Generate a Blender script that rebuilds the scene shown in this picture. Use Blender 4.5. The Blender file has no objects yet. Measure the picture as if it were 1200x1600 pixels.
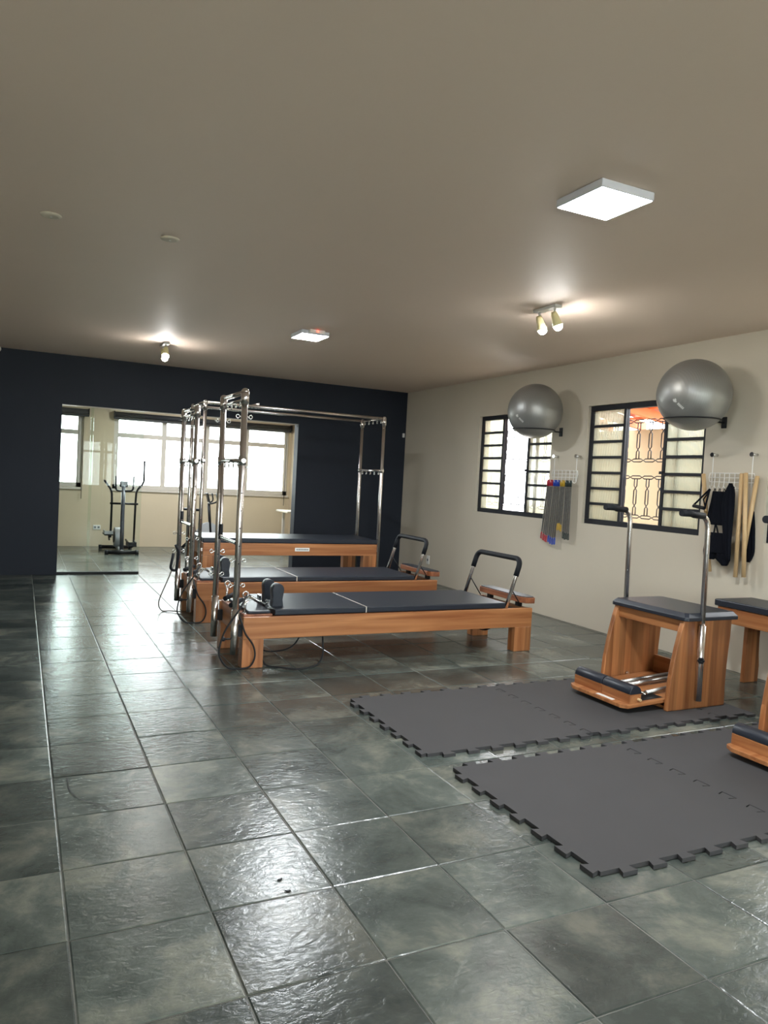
import bpy, bmesh, math, random
from mathutils import Vector, Matrix

random.seed(7)
SC = bpy.context.scene
COL = SC.collection
PI = math.pi

# ------------------------------------------------------------------ camera
HCAM = 1.335
FPX = 1170.0
yaw, pit, rol = math.radians(26.0), math.radians(-2.40), math.radians(3.04)
fwd = Vector((math.sin(yaw) * math.cos(pit), math.cos(yaw) * math.cos(pit), math.sin(pit)))
rgt0 = Vector((math.cos(yaw), -math.sin(yaw), 0))
up0 = rgt0.cross(fwd)
rgt = math.cos(rol) * rgt0 + math.sin(rol) * up0
up = -math.sin(rol) * rgt0 + math.cos(rol) * up0
cd = bpy.data.cameras.new('camera')
cam = bpy.data.objects.new('camera', cd)
COL.objects.link(cam)
cam.matrix_world = Matrix(((rgt.x, up.x, -fwd.x, 0), (rgt.y, up.y, -fwd.y, 0),
                           (rgt.z, up.z, -fwd.z, HCAM), (0, 0, 0, 1)))
cd.sensor_fit = 'HORIZONTAL'
cd.sensor_width = 36.0
cd.lens = 36.0 * FPX / 1200.0
cd.clip_start = 0.05
cd.clip_end = 200
SC.camera = cam

# ------------------------------------------------------------------ sky and exposure
SKY = 14.0
PANEL_L = 240.0
BULB_L = 260.0
w = bpy.data.worlds.new('overcast_sky')
SC.world = w
w.use_nodes = True
bg = w.node_tree.nodes['Background']
bg.inputs[0].default_value = (0.93, 0.96, 1.0, 1)
bg.inputs[1].default_value = SKY
vs = SC.view_settings
vs.view_transform = 'Standard'
vs.look = 'None'
vs.gamma = 1.0
vs.use_curve_mapping = False
vs.exposure = 0.28
try:
    SC.cycles.use_denoising = True
    SC.cycles.sample_clamp_indirect = 6.0
    SC.cycles.max_bounces = 10
    SC.cycles.diffuse_bounces = 6
    SC.cycles.caustics_refractive = False
except Exception:
    pass


def portal(loc, rot, sx, sy):
    """marks a window opening for the sky light's sampling"""
    ld = bpy.data.lights.new('window_portal', 'AREA')
    ld.shape = 'RECTANGLE'
    ld.size, ld.size_y = sx, sy
    ld.cycles.is_portal = True
    o = bpy.data.objects.new('window_portal', ld)
    COL.objects.link(o)
    o.location = loc
    o.rotation_euler = rot


# room dimensions
XR, YB, ZC = 5.03, 9.73, 2.625        # right wall, back wall, ceiling
XL, YF = -2.9, -2.8                   # left wall, front wall behind the camera
YW = 13.15                            # far wall of the room behind the glass
TH = 0.16
WZ0, WZ1 = 1.018, 2.176
WINY = [(6.37, 7.777), (4.394, 5.83), (2.38, 3.80)]
for a, b in WINY:
    portal((XR + 0.14, (a + b) / 2, (WZ0 + WZ1) / 2), (0, PI / 2, 0), WZ1 - WZ0, b - a)
portal(((1.44 + 4.33) / 2, YW + 0.12, 1.57), (-PI / 2, 0, 0), 2.89, 1.1)
portal((0.1, YW + 0.12, 1.57), (-PI / 2, 0, 0), 1.46, 1.1)
portal((1.0, YF - 0.12, 1.45), (PI / 2, 0, 0), 6.8, 1.7)


# ------------------------------------------------------------------ materials
def srgb(r, g, b):
    f = lambda c: (c / 12.92 if c <= .04045 else ((c + .055) / 1.055) ** 2.4)
    return (f(r / 255), f(g / 255), f(b / 255), 1)


def newmat(name):
    m = bpy.data.materials.new(name)
    m.use_nodes = True
    nt = m.node_tree
    return m, nt, nt.nodes, nt.links, nt.nodes['Principled BSDF']


def plain(name, col, rough=0.5, metal=0.0, bump=0.0, bscale=200.0, var=0.0, vscale=3.0, spec=0.5):
    m, nt, N, L, b = newmat(name)
    c = col if len(col) == 4 else (*col, 1)
    b.inputs['Base Color'].default_value = c
    b.inputs['Roughness'].default_value = rough
    b.inputs['Metallic'].default_value = metal
    b.inputs['Specular IOR Level'].default_value = spec
    tc = N.new('ShaderNodeTexCoord')
    if var:
        n = N.new('ShaderNodeTexNoise')
        n.inputs['Scale'].default_value = vscale
        n.inputs['Detail'].default_value = 5
        L.new(tc.outputs['Object'], n.inputs['Vector'])
        r = N.new('ShaderNodeMix')
        r.data_type = 'RGBA'
        r.inputs[6].default_value = tuple(x * (1 - var) for x in c[:3]) + (1,)
        r.inputs[7].default_value = tuple(min(1, x * (1 + var)) for x in c[:3]) + (1,)
        L.new(n.outputs['Fac'], r.inputs[0])
        L.new(r.outputs[2], b.inputs['Base Color'])
    if bump:
        n = N.new('ShaderNodeTexNoise')
        n.inputs['Scale'].default_value = bscale
        n.inputs['Detail'].default_value = 3
        L.new(tc.outputs['Object'], n.inputs['Vector'])
        bp = N.new('ShaderNodeBump')
        bp.inputs['Strength'].default_value = bump
        bp.inputs['Distance'].default_value = 0.01
        L.new(n.outputs['Fac'], bp.inputs['Height'])
        L.new(bp.outputs[0], b.inputs['Normal'])
    return m


def emission(name, col, strength):
    m, nt, N, L, b = newmat(name)
    b.inputs['Base Color'].default_value = (0.8, 0.8, 0.8, 1)
    b.inputs['Emission Color'].default_value = (*col, 1)
    b.inputs['Emission Strength'].default_value = strength
    return m


def wood(name, axis, c0, c1, stave=0.0, sax='x'):
    """grain runs along axis; stave > 0 adds glued strips that wide across axis sax"""
    m, nt, N, L, b = newmat(name)
    tc = N.new('ShaderNodeTexCoord')
    oi = N.new('ShaderNodeObjectInfo')
    sep = N.new('ShaderNodeSeparateXYZ')
    L.new(tc.outputs['Object'], sep.inputs[0])
    mp = N.new('ShaderNodeMapping')
    s = {'x': (1.2, 26, 26), 'y': (26, 1.2, 26), 'z': (26, 26, 1.2)}[axis]
    mp.inputs['Scale'].default_value = s
    L.new(tc.outputs['Object'], mp.inputs['Vector'])
    ad = N.new('ShaderNodeVectorMath')
    ad.operation = 'ADD'
    L.new(mp.outputs[0], ad.inputs[0])
    off = N.new('ShaderNodeMath')
    off.operation = 'MULTIPLY'
    off.inputs[1].default_value = 37.0
    L.new(oi.outputs['Random'], off.inputs[0])
    last = off.outputs[0]
    if stave:
        d = N.new('ShaderNodeMath')
        d.operation = 'DIVIDE'
        d.inputs[1].default_value = stave
        L.new(sep.outputs[{'x': 0, 'y': 1, 'z': 2}[sax]], d.inputs[0])
        fl = N.new('ShaderNodeMath')
        fl.operation = 'FLOOR'
        L.new(d.outputs[0], fl.inputs[0])
        ml = N.new('ShaderNodeMath')
        ml.operation = 'MULTIPLY_ADD'
        ml.inputs[1].default_value = 5.37
        L.new(fl.outputs[0], ml.inputs[0])
        L.new(last, ml.inputs[2])
        last = ml.outputs[0]
    L.new(last, ad.inputs[1])
    n = N.new('ShaderNodeTexNoise')
    n.inputs['Scale'].default_value = 1.0
    n.inputs['Detail'].default_value = 6
    n.inputs['Distortion'].default_value = 0.6
    L.new(ad.outputs[0], n.inputs['Vector'])
    cr = N.new('ShaderNodeValToRGB')
    cr.color_ramp.elements[0].position = 0.3
    cr.color_ramp.elements[0].color = (*c0, 1)
    cr.color_ramp.elements[1].position = 0.72
    cr.color_ramp.elements[1].color = (*c1, 1)
    L.new(n.outputs['Fac'], cr.inputs[0])
    out = cr.outputs[0]
    if stave:
        wn = N.new('ShaderNodeTexWhiteNoise')
        wn.noise_dimensions = '1D'
        L.new(last, wn.inputs['W'])
        mr = N.new('ShaderNodeMapRange')
        mr.inputs[3].default_value = 0.62
        mr.inputs[4].default_value = 1.25
        L.new(wn.outputs['Value'], mr.inputs[0])
        mx = N.new('ShaderNodeVectorMath')
        mx.operation = 'SCALE'
        L.new(out, mx.inputs[0])
        L.new(mr.outputs[0], mx.inputs['Scale'])
        out = mx.outputs[0]
    L.new(out, b.inputs['Base Color'])
    b.inputs['Roughness'].default_value = 0.38
    bp = N.new('ShaderNodeBump')
    bp.inputs['Strength'].default_value = 0.08
    bp.inputs['Distance'].default_value = 0.005
    L.new(n.outputs['Fac'], bp.inputs['Height'])
    L.new(bp.outputs[0], b.inputs['Normal'])
    return m


def slate():
    m, nt, N, L, b = newmat('slate')
    geo = N.new('ShaderNodeNewGeometry')
    oi = N.new('ShaderNodeObjectInfo')
    # every stone is cut from its own piece: shift the pattern per tile cell
    sn = N.new('ShaderNodeVectorMath')
    sn.operation = 'SUBTRACT'
    sn.inputs[1].default_value = (0.16, 0.2, -1)
    L.new(geo.outputs['Position'], sn.inputs[0])
    dv = N.new('ShaderNodeVectorMath')
    dv.operation = 'DIVIDE'
    dv.inputs[1].default_value = (0.4, 0.4, 1000)
    L.new(sn.outputs[0], dv.inputs[0])
    fl = N.new('ShaderNodeVectorMath')
    fl.operation = 'FLOOR'
    L.new(dv.outputs[0], fl.inputs[0])
    wn = N.new('ShaderNodeTexWhiteNoise')
    wn.noise_dimensions = '3D'
    L.new(fl.outputs[0], wn.inputs['Vector'])
    sc = N.new('ShaderNodeVectorMath')
    sc.operation = 'SCALE'
    sc.inputs['Scale'].default_value = 9.0
    L.new(wn.outputs['Color'], sc.inputs[0])
    ad = N.new('ShaderNodeVectorMath')
    ad.operation = 'ADD'
    L.new(geo.outputs['Position'], ad.inputs[0])
    L.new(sc.outputs[0], ad.inputs[1])
    n1 = N.new('ShaderNodeTexNoise')
    n1.inputs['Scale'].default_value = 3.2
    n1.inputs['Detail'].default_value = 9
    n1.inputs['Roughness'].default_value = 0.66
    n1.inputs['Distortion'].default_value = 0.35
    L.new(ad.outputs[0], n1.inputs['Vector'])
    cr = N.new('ShaderNodeValToRGB')
    e = cr.color_ramp.elements
    e[0].position = 0.37
    e[0].color = (0.042, 0.052, 0.047, 1)
    e[1].position = 0.67
    e[1].color = (0.160, 0.162, 0.132, 1)
    k = e.new(0.52)
    k.color = (0.076, 0.089, 0.079, 1)
    L.new(n1.outputs['Fac'], cr.inputs[0])
    mr = N.new('ShaderNodeMapRange')
    mr.inputs[3].default_value = 0.65
    mr.inputs[4].default_value = 1.4
    L.new(wn.outputs['Value'], mr.inputs[0])
    mx = N.new('ShaderNodeVectorMath')
    mx.operation = 'SCALE'
    L.new(cr.outputs[0], mx.inputs[0])
    L.new(mr.outputs[0], mx.inputs['Scale'])
    L.new(mx.outputs[0], b.inputs['Base Color'])
    rr = N.new('ShaderNodeMapRange')
    rr.inputs[3].default_value = 0.17
    rr.inputs[4].default_value = 0.30
    L.new(n1.outputs['Fac'], rr.inputs[0])
    L.new(rr.outputs[0], b.inputs['Roughness'])
    b.inputs['Specular IOR Level'].default_value = 0.58
    # cleft relief: wide ripples, and a fine chip texture
    mp = N.new('ShaderNodeMapping')
    mp.inputs['Scale'].default_value = (0.6, 1.0, 1)
    L.new(ad.outputs[0], mp.inputs['Vector'])
    n2 = N.new('ShaderNodeTexNoise')
    n2.inputs['Scale'].default_value = 40
    n2.inputs['Detail'].default_value = 4
    n2.inputs['Roughness'].default_value = 0.55
    n2.inputs['Distortion'].default_value = 0.8
    L.new(mp.outputs[0], n2.inputs['Vector'])
    b1 = N.new('ShaderNodeBump')
    b1.inputs['Strength'].default_value = 0.3
    b1.inputs['Distance'].default_value = 0.006
    L.new(n2.outputs['Fac'], b1.inputs['Height'])
    b2 = N.new('ShaderNodeBump')
    b2.inputs['Strength'].default_value = 0.12
    b2.inputs['Distance'].default_value = 0.012
    L.new(n1.outputs['Fac'], b2.inputs['Height'])
    L.new(b1.outputs[0], b2.inputs['Normal'])
    L.new(b2.outputs[0], b.inputs['Normal'])
    return m


def ribbed_glass():
    m, nt, N, L, b = newmat('ribbed_glass')
    out = N['Material Output']
    tc = N.new('ShaderNodeTexCoord')
    wv = N.new('ShaderNodeTexWave')
    wv.bands_direction = 'Y'
    wv.inputs['Scale'].default_value = 22
    L.new(tc.outputs['Object'], wv.inputs['Vector'])
    bp = N.new('ShaderNodeBump')
    bp.inputs['Strength'].default_value = 0.9
    bp.inputs['Distance'].default_value = 0.01
    L.new(wv.outputs['Fac'], bp.inputs['Height'])
    tl = N.new('ShaderNodeBsdfTranslucent')
    tl.inputs[0].default_value = (0.93, 0.94, 0.88, 1)
    L.new(bp.outputs[0], tl.inputs['Normal'])
    tr = N.new('ShaderNodeBsdfTransparent')
    cr = N.new('ShaderNodeMix')
    cr.data_type = 'RGBA'
    cr.inputs[6].default_value = (0.36, 0.365, 0.31, 1)
    cr.inputs[7].default_value = (0.80, 0.80, 0.70, 1)
    L.new(wv.outputs['Fac'], cr.inputs[0])
    L.new(cr.outputs[2], tr.inputs[0])
    L.new(cr.outputs[2], tl.inputs[0])
    gl = N.new('ShaderNodeBsdfGlossy')
    gl.inputs['Roughness'].default_value = 0.15
    m1 = N.new('ShaderNodeMixShader')
    m1.inputs[0].default_value = 0.5
    L.new(tl.outputs[0], m1.inputs[1])
    L.new(tr.outputs[0], m1.inputs[2])
    m2 = N.new('ShaderNodeMixShader')
    m2.inputs[0].default_value = 0.05
    L.new(m1.outputs[0], m2.inputs[1])
    L.new(gl.outputs[0], m2.inputs[2])
    L.new(m2.outputs[0], out.inputs['Surface'])
    return m


def clear_glass(name, tint=(0.93, 0.97, 0.95)):
    m, nt, N, L, b = newmat(name)
    out = N['Material Output']
    tr = N.new('ShaderNodeBsdfTransparent')
    tr.inputs[0].default_value = (*tint, 1)
    gl = N.new('ShaderNodeBsdfGlossy')
    gl.inputs['Roughness'].default_value = 0.0
    fr = N.new('ShaderNodeFresnel')
    fr.inputs['IOR'].default_value = 1.27
    mx = N.new('ShaderNodeMixShader')
    L.new(fr.outputs[0], mx.inputs[0])
    L.new(tr.outputs[0], mx.inputs[1])
    L.new(gl.outputs[0], mx.inputs[2])
    L.new(mx.outputs[0], out.inputs['Surface'])
    return m


def coil_metal():
    return plain('coil_metal', (0.42, 0.41, 0.39), 0.35, 1.0)


WC0, WC1 = (0.26, 0.085, 0.027), (0.48, 0.212, 0.082)
M = {
    'beige': plain('beige_paint', (0.60, 0.54, 0.44), 0.75, bump=0.06, bscale=18, var=0.05, vscale=1.6),
    'sand': plain('sand_paint', (0.64, 0.54, 0.385), 0.75, bump=0.06, bscale=18, var=0.05, vscale=1.6),
    'ceil': plain('ceiling_paint', (0.77, 0.635, 0.53), 0.6, bump=0.05, bscale=9, var=0.04, vscale=0.8),
    'navy': plain('navy_paint', (0.0175, 0.0215, 0.031), 0.6, bump=0.04, bscale=20, var=0.08, spec=0.2),
    'grout': plain('grout', (0.13, 0.13, 0.115), 0.6, bump=0.3, bscale=60, var=0.7, vscale=4),
    'slate': slate(),
    'wood_x': wood('wood_lengthwise', 'x', WC0, WC1),
    'wood_y': wood('wood_crosswise', 'y', WC0, WC1),
    'wood_z': wood('wood_upright', 'z', WC0, WC1, 0.055, 'x'),
    'wood_red': wood('wood_reddish', 'y', (0.17, 0.055, 0.025), (0.34, 0.125, 0.055)),
    'stick': wood('pale_wood', 'z', (0.52, 0.34, 0.17), (0.68, 0.48, 0.26)),
    'vinyl': plain('dark_vinyl', (0.017, 0.021, 0.031), 0.38, bump=0.05, bscale=140, spec=0.42),
    'black': plain('black_plastic', (0.009, 0.009, 0.011), 0.45, spec=0.3),
    'rope': plain('black_rope', (0.012, 0.012, 0.014), 0.8, bump=0.4, bscale=400),
    'grey_rope': plain('grey_rope', (0.20, 0.18, 0.16), 0.7),
    'foam': plain('black_foam', (0.008, 0.009, 0.012), 0.6, bump=0.1, bscale=300, spec=0.25),
    'steel': plain('polished_steel', (0.74, 0.69, 0.66), 0.26, 1.0),
    'chrome': plain('chrome', (0.75, 0.75, 0.75), 0.08, 1.0),
    'coil': coil_metal(),
    'mat': plain('rubber_foam', (0.052, 0.050, 0.052), 0.7, bump=0.15, bscale=500, var=0.08, vscale=5, spec=0.3),
    'iron': plain('black_iron', (0.014, 0.015, 0.020), 0.5, spec=0.3),
    'grille': plain('grey_iron', (0.025, 0.023, 0.023), 0.5),
    'rib': ribbed_glass(),
    'glass': clear_glass('door_glass'),
    'white': plain('white_plastic', (0.78, 0.77, 0.74), 0.4),
    'housing': plain('lamp_housing', (0.72, 0.74, 0.82), 0.4),
    'cream': plain('cream_plastic', (0.80, 0.70, 0.38), 0.45),
    'alu': plain('painted_aluminium', (0.62, 0.57, 0.50), 0.4),
    'shade': plain('shade_fabric', (0.035, 0.037, 0.042), 0.6),
    'outer': plain('neighbour_plaster', (0.32, 0.27, 0.18), 0.85, bump=0.1, bscale=20, var=0.04),
    'orange': plain('orange_wood', (0.62, 0.17, 0.05), 0.6, var=0.25, vscale=9),
    'clay': plain('clay_tile', (0.45, 0.16, 0.09), 0.8, var=0.3, vscale=8),
    'ground': plain('concrete_ground', (0.62, 0.58, 0.52), 0.9, var=0.1),
    'fabric': plain('black_fabric', (0.006, 0.007, 0.011), 0.9, bump=0.2, bscale=120, spec=0.1),
    'red': plain('red_plastic', (0.40, 0.02, 0.04), 0.4),
    'blue': plain('blue_plastic', (0.015, 0.06, 0.42), 0.4),
    'yellow': plain('yellow_plastic', (0.55, 0.34, 0.03), 0.4),
    'teal': plain('dark_green_plastic', (0.02, 0.035, 0.035), 0.4),
    'silver': plain('silver_plastic', (0.45, 0.46, 0.48), 0.35),
    'gun': plain('dark_grey_metal', (0.06, 0.065, 0.08), 0.3),
    'ink': plain('grey_ink', (0.16, 0.18, 0.18), 0.6),
    'logo': plain('pale_print', (0.62, 0.62, 0.60), 0.5),
    'desk': plain('cream_laminate', (0.66, 0.60, 0.48), 0.5),
    'panel_glow': emission('panel_glow', (0.92, 0.97, 1.0), PANEL_L),
    'bulb_glow': emission('bulb_glow', (1.0, 0.985, 0.94), BULB_L),
    'led': emission('red_led', (1.0, 0.05, 0.02), 6.0),
}


def ball_mat():
    m, nt, N, L, b = newmat('silver_vinyl')
    b.inputs['Base Color'].default_value = (0.29, 0.29, 0.28, 1)
    b.inputs['Metallic'].default_value = 0.6
    b.inputs['Roughness'].default_value = 0.40
    tc = N.new('ShaderNodeTexCoord')
    wv = N.new('ShaderNodeTexWave')
    wv.bands_direction = 'X'
    wv.inputs['Scale'].default_value = 24
    L.new(tc.outputs['Object'], wv.inputs['Vector'])
    bp = N.new('ShaderNodeBump')
    bp.inputs['Strength'].default_value = 0.12
    bp.inputs['Distance'].default_value = 0.004
    L.new(wv.outputs['Fac'], bp.inputs['Height'])
    L.new(bp.outputs[0], b.inputs['Normal'])
    return m


M['ball'] = ball_mat()


# ------------------------------------------------------------------ mesh helpers
def smooth_path(pts, sub=6, closed=False):
    P = [Vector(p) for p in pts]
    n = len(P)
    out = []
    rng = range(n if closed else n - 1)
    for i in rng:
        p0 = P[(i - 1) % n] if (closed or i > 0) else P[0] * 2 - P[1]
        p1, p2 = P[i], P[(i + 1) % n]
        p3 = P[(i + 2) % n] if (closed or i + 2 < n) else P[-1] * 2 - P[-2]
        for k in range(sub):
            t = k / sub
            out.append(0.5 * ((2 * p1) + (p2 - p0) * t + (2 * p0 - 5 * p1 + 4 * p2 - p3) * t * t
                              + (3 * p1 - p0 - 3 * p2 + p3) * t ** 3))
    if not closed:
        out.append(P[-1])
    return out


def round_path(pts, r, seg=6):
    """polyline with rounded corners"""
    P = [Vector(p) for p in pts]
    out = [P[0]]
    for i in range(1, len(P) - 1):
        a, b, c = P[i - 1], P[i], P[i + 1]
        d1, d2 = (a - b), (c - b)
        rr = min(r, d1.length * .49, d2.length * .49)
        s, e = b + d1.normalized() * rr, b + d2.normalized() * rr
        for k in range(seg + 1):
            t = k / seg
            out.append((1 - t) ** 2 * s + 2 * t * (1 - t) * b + t * t * e)
    out.append(P[-1])
    return out


class MB:
    def __init__(self):
        self.v, self.f, self.sm = [], [], []

    def add(self, vs, fs, sm=False):
        o = len(self.v)
        self.v += [tuple(p) for p in vs]
        self.f += [tuple(i + o for i in q) for q in fs]
        self.sm += [sm] * len(fs)
        return self

    def box(self, x0, x1, y0, y1, z0, z1):
        vs = [(x, y, z) for z in (z0, z1) for y in (y0, y1) for x in (x0, x1)]
        return self.add(vs, [(0, 2, 3, 1), (4, 5, 7, 6), (0, 1, 5, 4), (2, 6, 7, 3), (0, 4, 6, 2), (1, 3, 7, 5)])

    def obox(self, c, ax, ay, az):
        """box with centre c and half-axis vectors"""
        c, ax, ay, az = Vector(c), Vector(ax), Vector(ay), Vector(az)
        vs = [c + i * ax + j * ay + k * az for k in (-1, 1) for j in (-1, 1) for i in (-1, 1)]
        return self.add(vs, [(0, 2, 3, 1), (4, 5, 7, 6), (0, 1, 5, 4), (2, 6, 7, 3), (0, 4, 6, 2), (1, 3, 7, 5)])

    def tube(self, path, r, n=12, closed=False, caps=True):
        P = [Vector(p) for p in path]
        m = len(P)
        rad = r if isinstance(r, (list, tuple)) else [r] * m
        T = []
        for i in range(m):
            a = P[(i - 1) % m] if (closed or i > 0) else P[i]
            b = P[(i + 1) % m] if (closed or i < m - 1) else P[i]
            T.append((b - a).normalized())
        ref = Vector((0, 0, 1)) if abs(T[0].z) < .9 else Vector((1, 0, 0))
        u = T[0].cross(ref).normalized()
        vs, fs = [], []
        for i in range(m):
            u = (u - T[i] * u.dot(T[i])).normalized()
            v = T[i].cross(u)
            for k in range(n):
                a = 2 * PI * k / n
                vs.append(P[i] + (u * math.cos(a) + v * math.sin(a)) * rad[i])
        for i in range(m if closed else m - 1):
            j = (i + 1) % m
            for k in range(n):
                l = (k + 1) % n
                fs.append((i * n + k, i * n + l, j * n + l, j * n + k))
        self.add(vs, fs, True)
        if caps and not closed:
            o = len(self.v) - len(vs)
            self.f += [tuple(o + k for k in range(n))[::-1], tuple(o + (m - 1) * n + k for k in range(n))]
            self.sm += [False, False]
        return self

    def cyl(self, a, b, r, n=16):
        return self.tube([a, b], r, n)

    def ring(self, c, nrm, R, r, n=16, m=6):
        c, nrm = Vector(c), Vector(nrm).normalized()
        ref = Vector((0, 0, 1)) if abs(nrm.z) < .9 else Vector((1, 0, 0))
        u = nrm.cross(ref).normalized()
        v = nrm.cross(u)
        return self.tube([c + (u * math.cos(2 * PI * k / n) + v * math.sin(2 * PI * k / n)) * R for k in range(n)],
                         r, m, closed=True)

    def prism(self, poly, axis, a, b, sm=False):
        """poly in the other two axes (in xyz order), extruded along axis from a to b"""
        def mk(p, t):
            return {'x': (t, p[0], p[1]), 'y': (p[0], t, p[1]), 'z': (p[0], p[1], t)}[axis]
        n = len(poly)
        vs = [mk(p, a) for p in poly] + [mk(p, b) for p in poly]
        fs = [tuple(range(n))[::-1], tuple(range(n, 2 * n))]
        self.add(vs, fs)
        o = len(self.v) - 2 * n
        self.f += [(o + i, o + (i + 1) % n, o + n + (i + 1) % n, o + n + i) for i in range(n)]
        self.sm += [sm] * n
        return self

    def sphere(self, c, r, n=24, m=16, sz=1.0):
        vs, fs = [(c[0], c[1], c[2] - r * sz)], []
        for i in range(1, m):
            t = -PI / 2 + PI * i / m
            for k in range(n):
                a = 2 * PI * k / n
                vs.append((c[0] + r * math.cos(t) * math.cos(a), c[1] + r * math.cos(t) * math.sin(a),
                           c[2] + r * sz * math.sin(t)))
        vs.append((c[0], c[1], c[2] + r * sz))
        for k in range(n):
            fs.append((0, 1 + (k + 1) % n, 1 + k))
            fs.append((len(vs) - 1, 1 + (m - 2) * n + k, 1 + (m - 2) * n + (k + 1) % n))
        for i in range(m - 2):
            for k in range(n):
                l = (k + 1) % n
                fs.append((1 + i * n + k, 1 + i * n + l, 1 + (i + 1) * n + l, 1 + (i + 1) * n + k))
        return self.add(vs, fs, True)

    def loft(self, rings, sm=True, caps=True):
        n = len(rings[0])
        vs = [p for r in rings for p in r]
        fs = []
        for i in range(len(rings) - 1):
            for k in range(n):
                l = (k + 1) % n
                fs.append((i * n + k, i * n + l, (i + 1) * n + l, (i + 1) * n + k))
        self.add(vs, fs, sm)
        if caps:
            o = len(self.v) - len(vs)
            self.f += [tuple(o + k for k in range(n))[::-1], tuple(o + (len(rings) - 1) * n + k for k in range(n))]
            self.sm += [False, False]
        return self

    def build(self, name, mat, parent=None, bev=0.0, seg=2):
        me = bpy.data.meshes.new(name)
        org = Vector((0, 0, 0))
        if parent is not None:
            r = parent
            while r.parent is not None:
                r = r.parent
            org = Vector(r.location)
        me.from_pydata([tuple(Vector(p) - org) for p in self.v], [], self.f)
        me.polygons.foreach_set('use_smooth', self.sm)
        bm = bmesh.new()
        bm.from_mesh(me)
        bmesh.ops.recalc_face_normals(bm, faces=bm.faces)
        if bev:
            ed = [e for e in bm.edges if len(e.link_faces) == 2 and e.calc_face_angle(0) > 0.6]
            bmesh.ops.bevel(bm, geom=ed, offset=bev, segments=seg, affect='EDGES', profile=0.5, clamp_overlap=True)
        bm.to_mesh(me)
        bm.free()
        me.materials.append(M[mat])
        o = bpy.data.objects.new(name, me)
        COL.objects.link(o)
        if parent is not None:
            o.parent = parent
        return o


def tag(o, label, cat, group=None):
    o['label'] = label
    o['category'] = cat
    if group:
        o['group'] = group
    return o


def thing(name, loc, label, cat, group=None):
    o = bpy.data.objects.new(name, None)
    o.empty_display_size = 0.1
    COL.objects.link(o)
    o.location = loc
    return tag(o, label, cat, group)


def struct(o):
    o['kind'] = 'structure'
    return o


def struct_root(name, loc=(0, 0, 0)):
    o = bpy.data.objects.new(name, None)
    o.empty_display_size = 0.1
    COL.objects.link(o)
    o.location = loc
    return struct(o)


def copy_tree(o, parent=None):
    c = o.copy()
    COL.objects.link(c)
    c.parent = parent
    for ch in list(o.children):
        copy_tree(ch, c)
    return c


# ------------------------------------------------------------------ floor
def project(p):
    v = Vector(p) - Vector((0, 0, HCAM))
    d = v.dot(fwd)
    if d < 0.1:
        return None
    return (600 + FPX * v.dot(rgt) / d, 800 - FPX * v.dot(up) / d, d)


FY1 = YW
floor = struct(MB().box(XL - TH, XR + TH, YF - TH, FY1 + TH, -0.12, -0.0035).build('floor', 'grout'))
cells = []
S = 0.40
G = 0.0022
i0 = math.floor((XL - 0.16) / S)
i1 = math.ceil((XR - 0.16) / S)
j0 = math.floor((YF - 0.2) / S)
j1 = math.ceil((FY1 - 0.2) / S)
for i in range(i0, i1):
    for j in range(j0, j1):
        xa, xb = max(0.16 + i * S, XL), min(0.16 + (i + 1) * S, XR)
        ya, yb = max(0.2 + j * S, YF), min(0.2 + (j + 1) * S, FY1)
        if xb - xa < 0.02 or yb - ya < 0.02:
            continue
        pr = [project((x, y, 0)) for x in (xa, xb) for y in (ya, yb)]
        area = 0
        if all(pr):
            if max(p[0] for p in pr) > 0 and min(p[0] for p in pr) < 1200 and min(p[1] for p in pr) < 1600:
                d = pr[0][2]
                area = (xb - xa) * (yb - ya) / d ** 3
        cells.append((area, xa, xb, ya, yb))
cells.sort(reverse=True)
tile_meshes = {}


def tile_mb(w, h):
    """one cleft stone, slightly rounded at the rim, corners at 0,0 and w,h"""
    m = MB()
    g, b = G, 0.004
    r0 = [(g, g), (w - g, g), (w - g, h - g), (g, h - g)]
    r1 = [(g + b, g + b), (w - g - b, g + b), (w - g - b, h - g - b), (g + b, h - g - b)]
    vs = [(*p, -0.012) for p in r0] + [(*p, -0.002) for p in r0] + [(*p, 0.0) for p in r1]
    fs = [(8, 9, 10, 11)]
    for k in range(4):
        l = (k + 1) % 4
        fs += [(k, l, 4 + l, 4 + k), (4 + k, 4 + l, 8 + l, 8 + k)]
    return m.add(vs, fs)


rest = MB()
for n, (area, xa, xb, ya, yb) in enumerate(cells):
    w_, h_ = round(xb - xa, 3), round(yb - ya, 3)
    if n < 298 and area > 0:
        if (w_, h_) not in tile_meshes:
            o = tile_mb(w_, h_).build('tile', 'slate', floor)
            tile_meshes[(w_, h_)] = o.data
        else:
            o = bpy.data.objects.new('tile', tile_meshes[(w_, h_)])
            COL.objects.link(o)
            o.parent = floor
        o.location = (xa, ya, random.uniform(-0.0012, 0.0))
        o.rotation_euler = (random.uniform(-.0016, .0016), random.uniform(-.0016, .0016), 0)
    else:
        t = tile_mb(w_, h_)
        rest.add([(x + xa, y + ya, z) for x, y, z in t.v], t.f)
ro = rest.build('tile', 'slate', floor)
ro['kind'] = 'stuff'


# ------------------------------------------------------------------ walls and ceiling
def wall_x(name, x0, x1, y0, y1, z0, z1, holes, mat):
    """wall in the YZ plane with rectangular openings (ya, yb, za, zb)"""
    m = MB()
    hs = sorted(holes)
    y = y0
    for ya, yb, za, zb in hs:
        if ya > y:
            m.box(x0, x1, y, ya, z0, z1)
        if za > z0:
            m.box(x0, x1, ya, yb, z0, za)
        if zb < z1:
            m.box(x0, x1, ya, yb, zb, z1)
        y = yb
    if y < y1:
        m.box(x0, x1, y, y1, z0, z1)
    return struct(m.build(name, mat))


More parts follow.
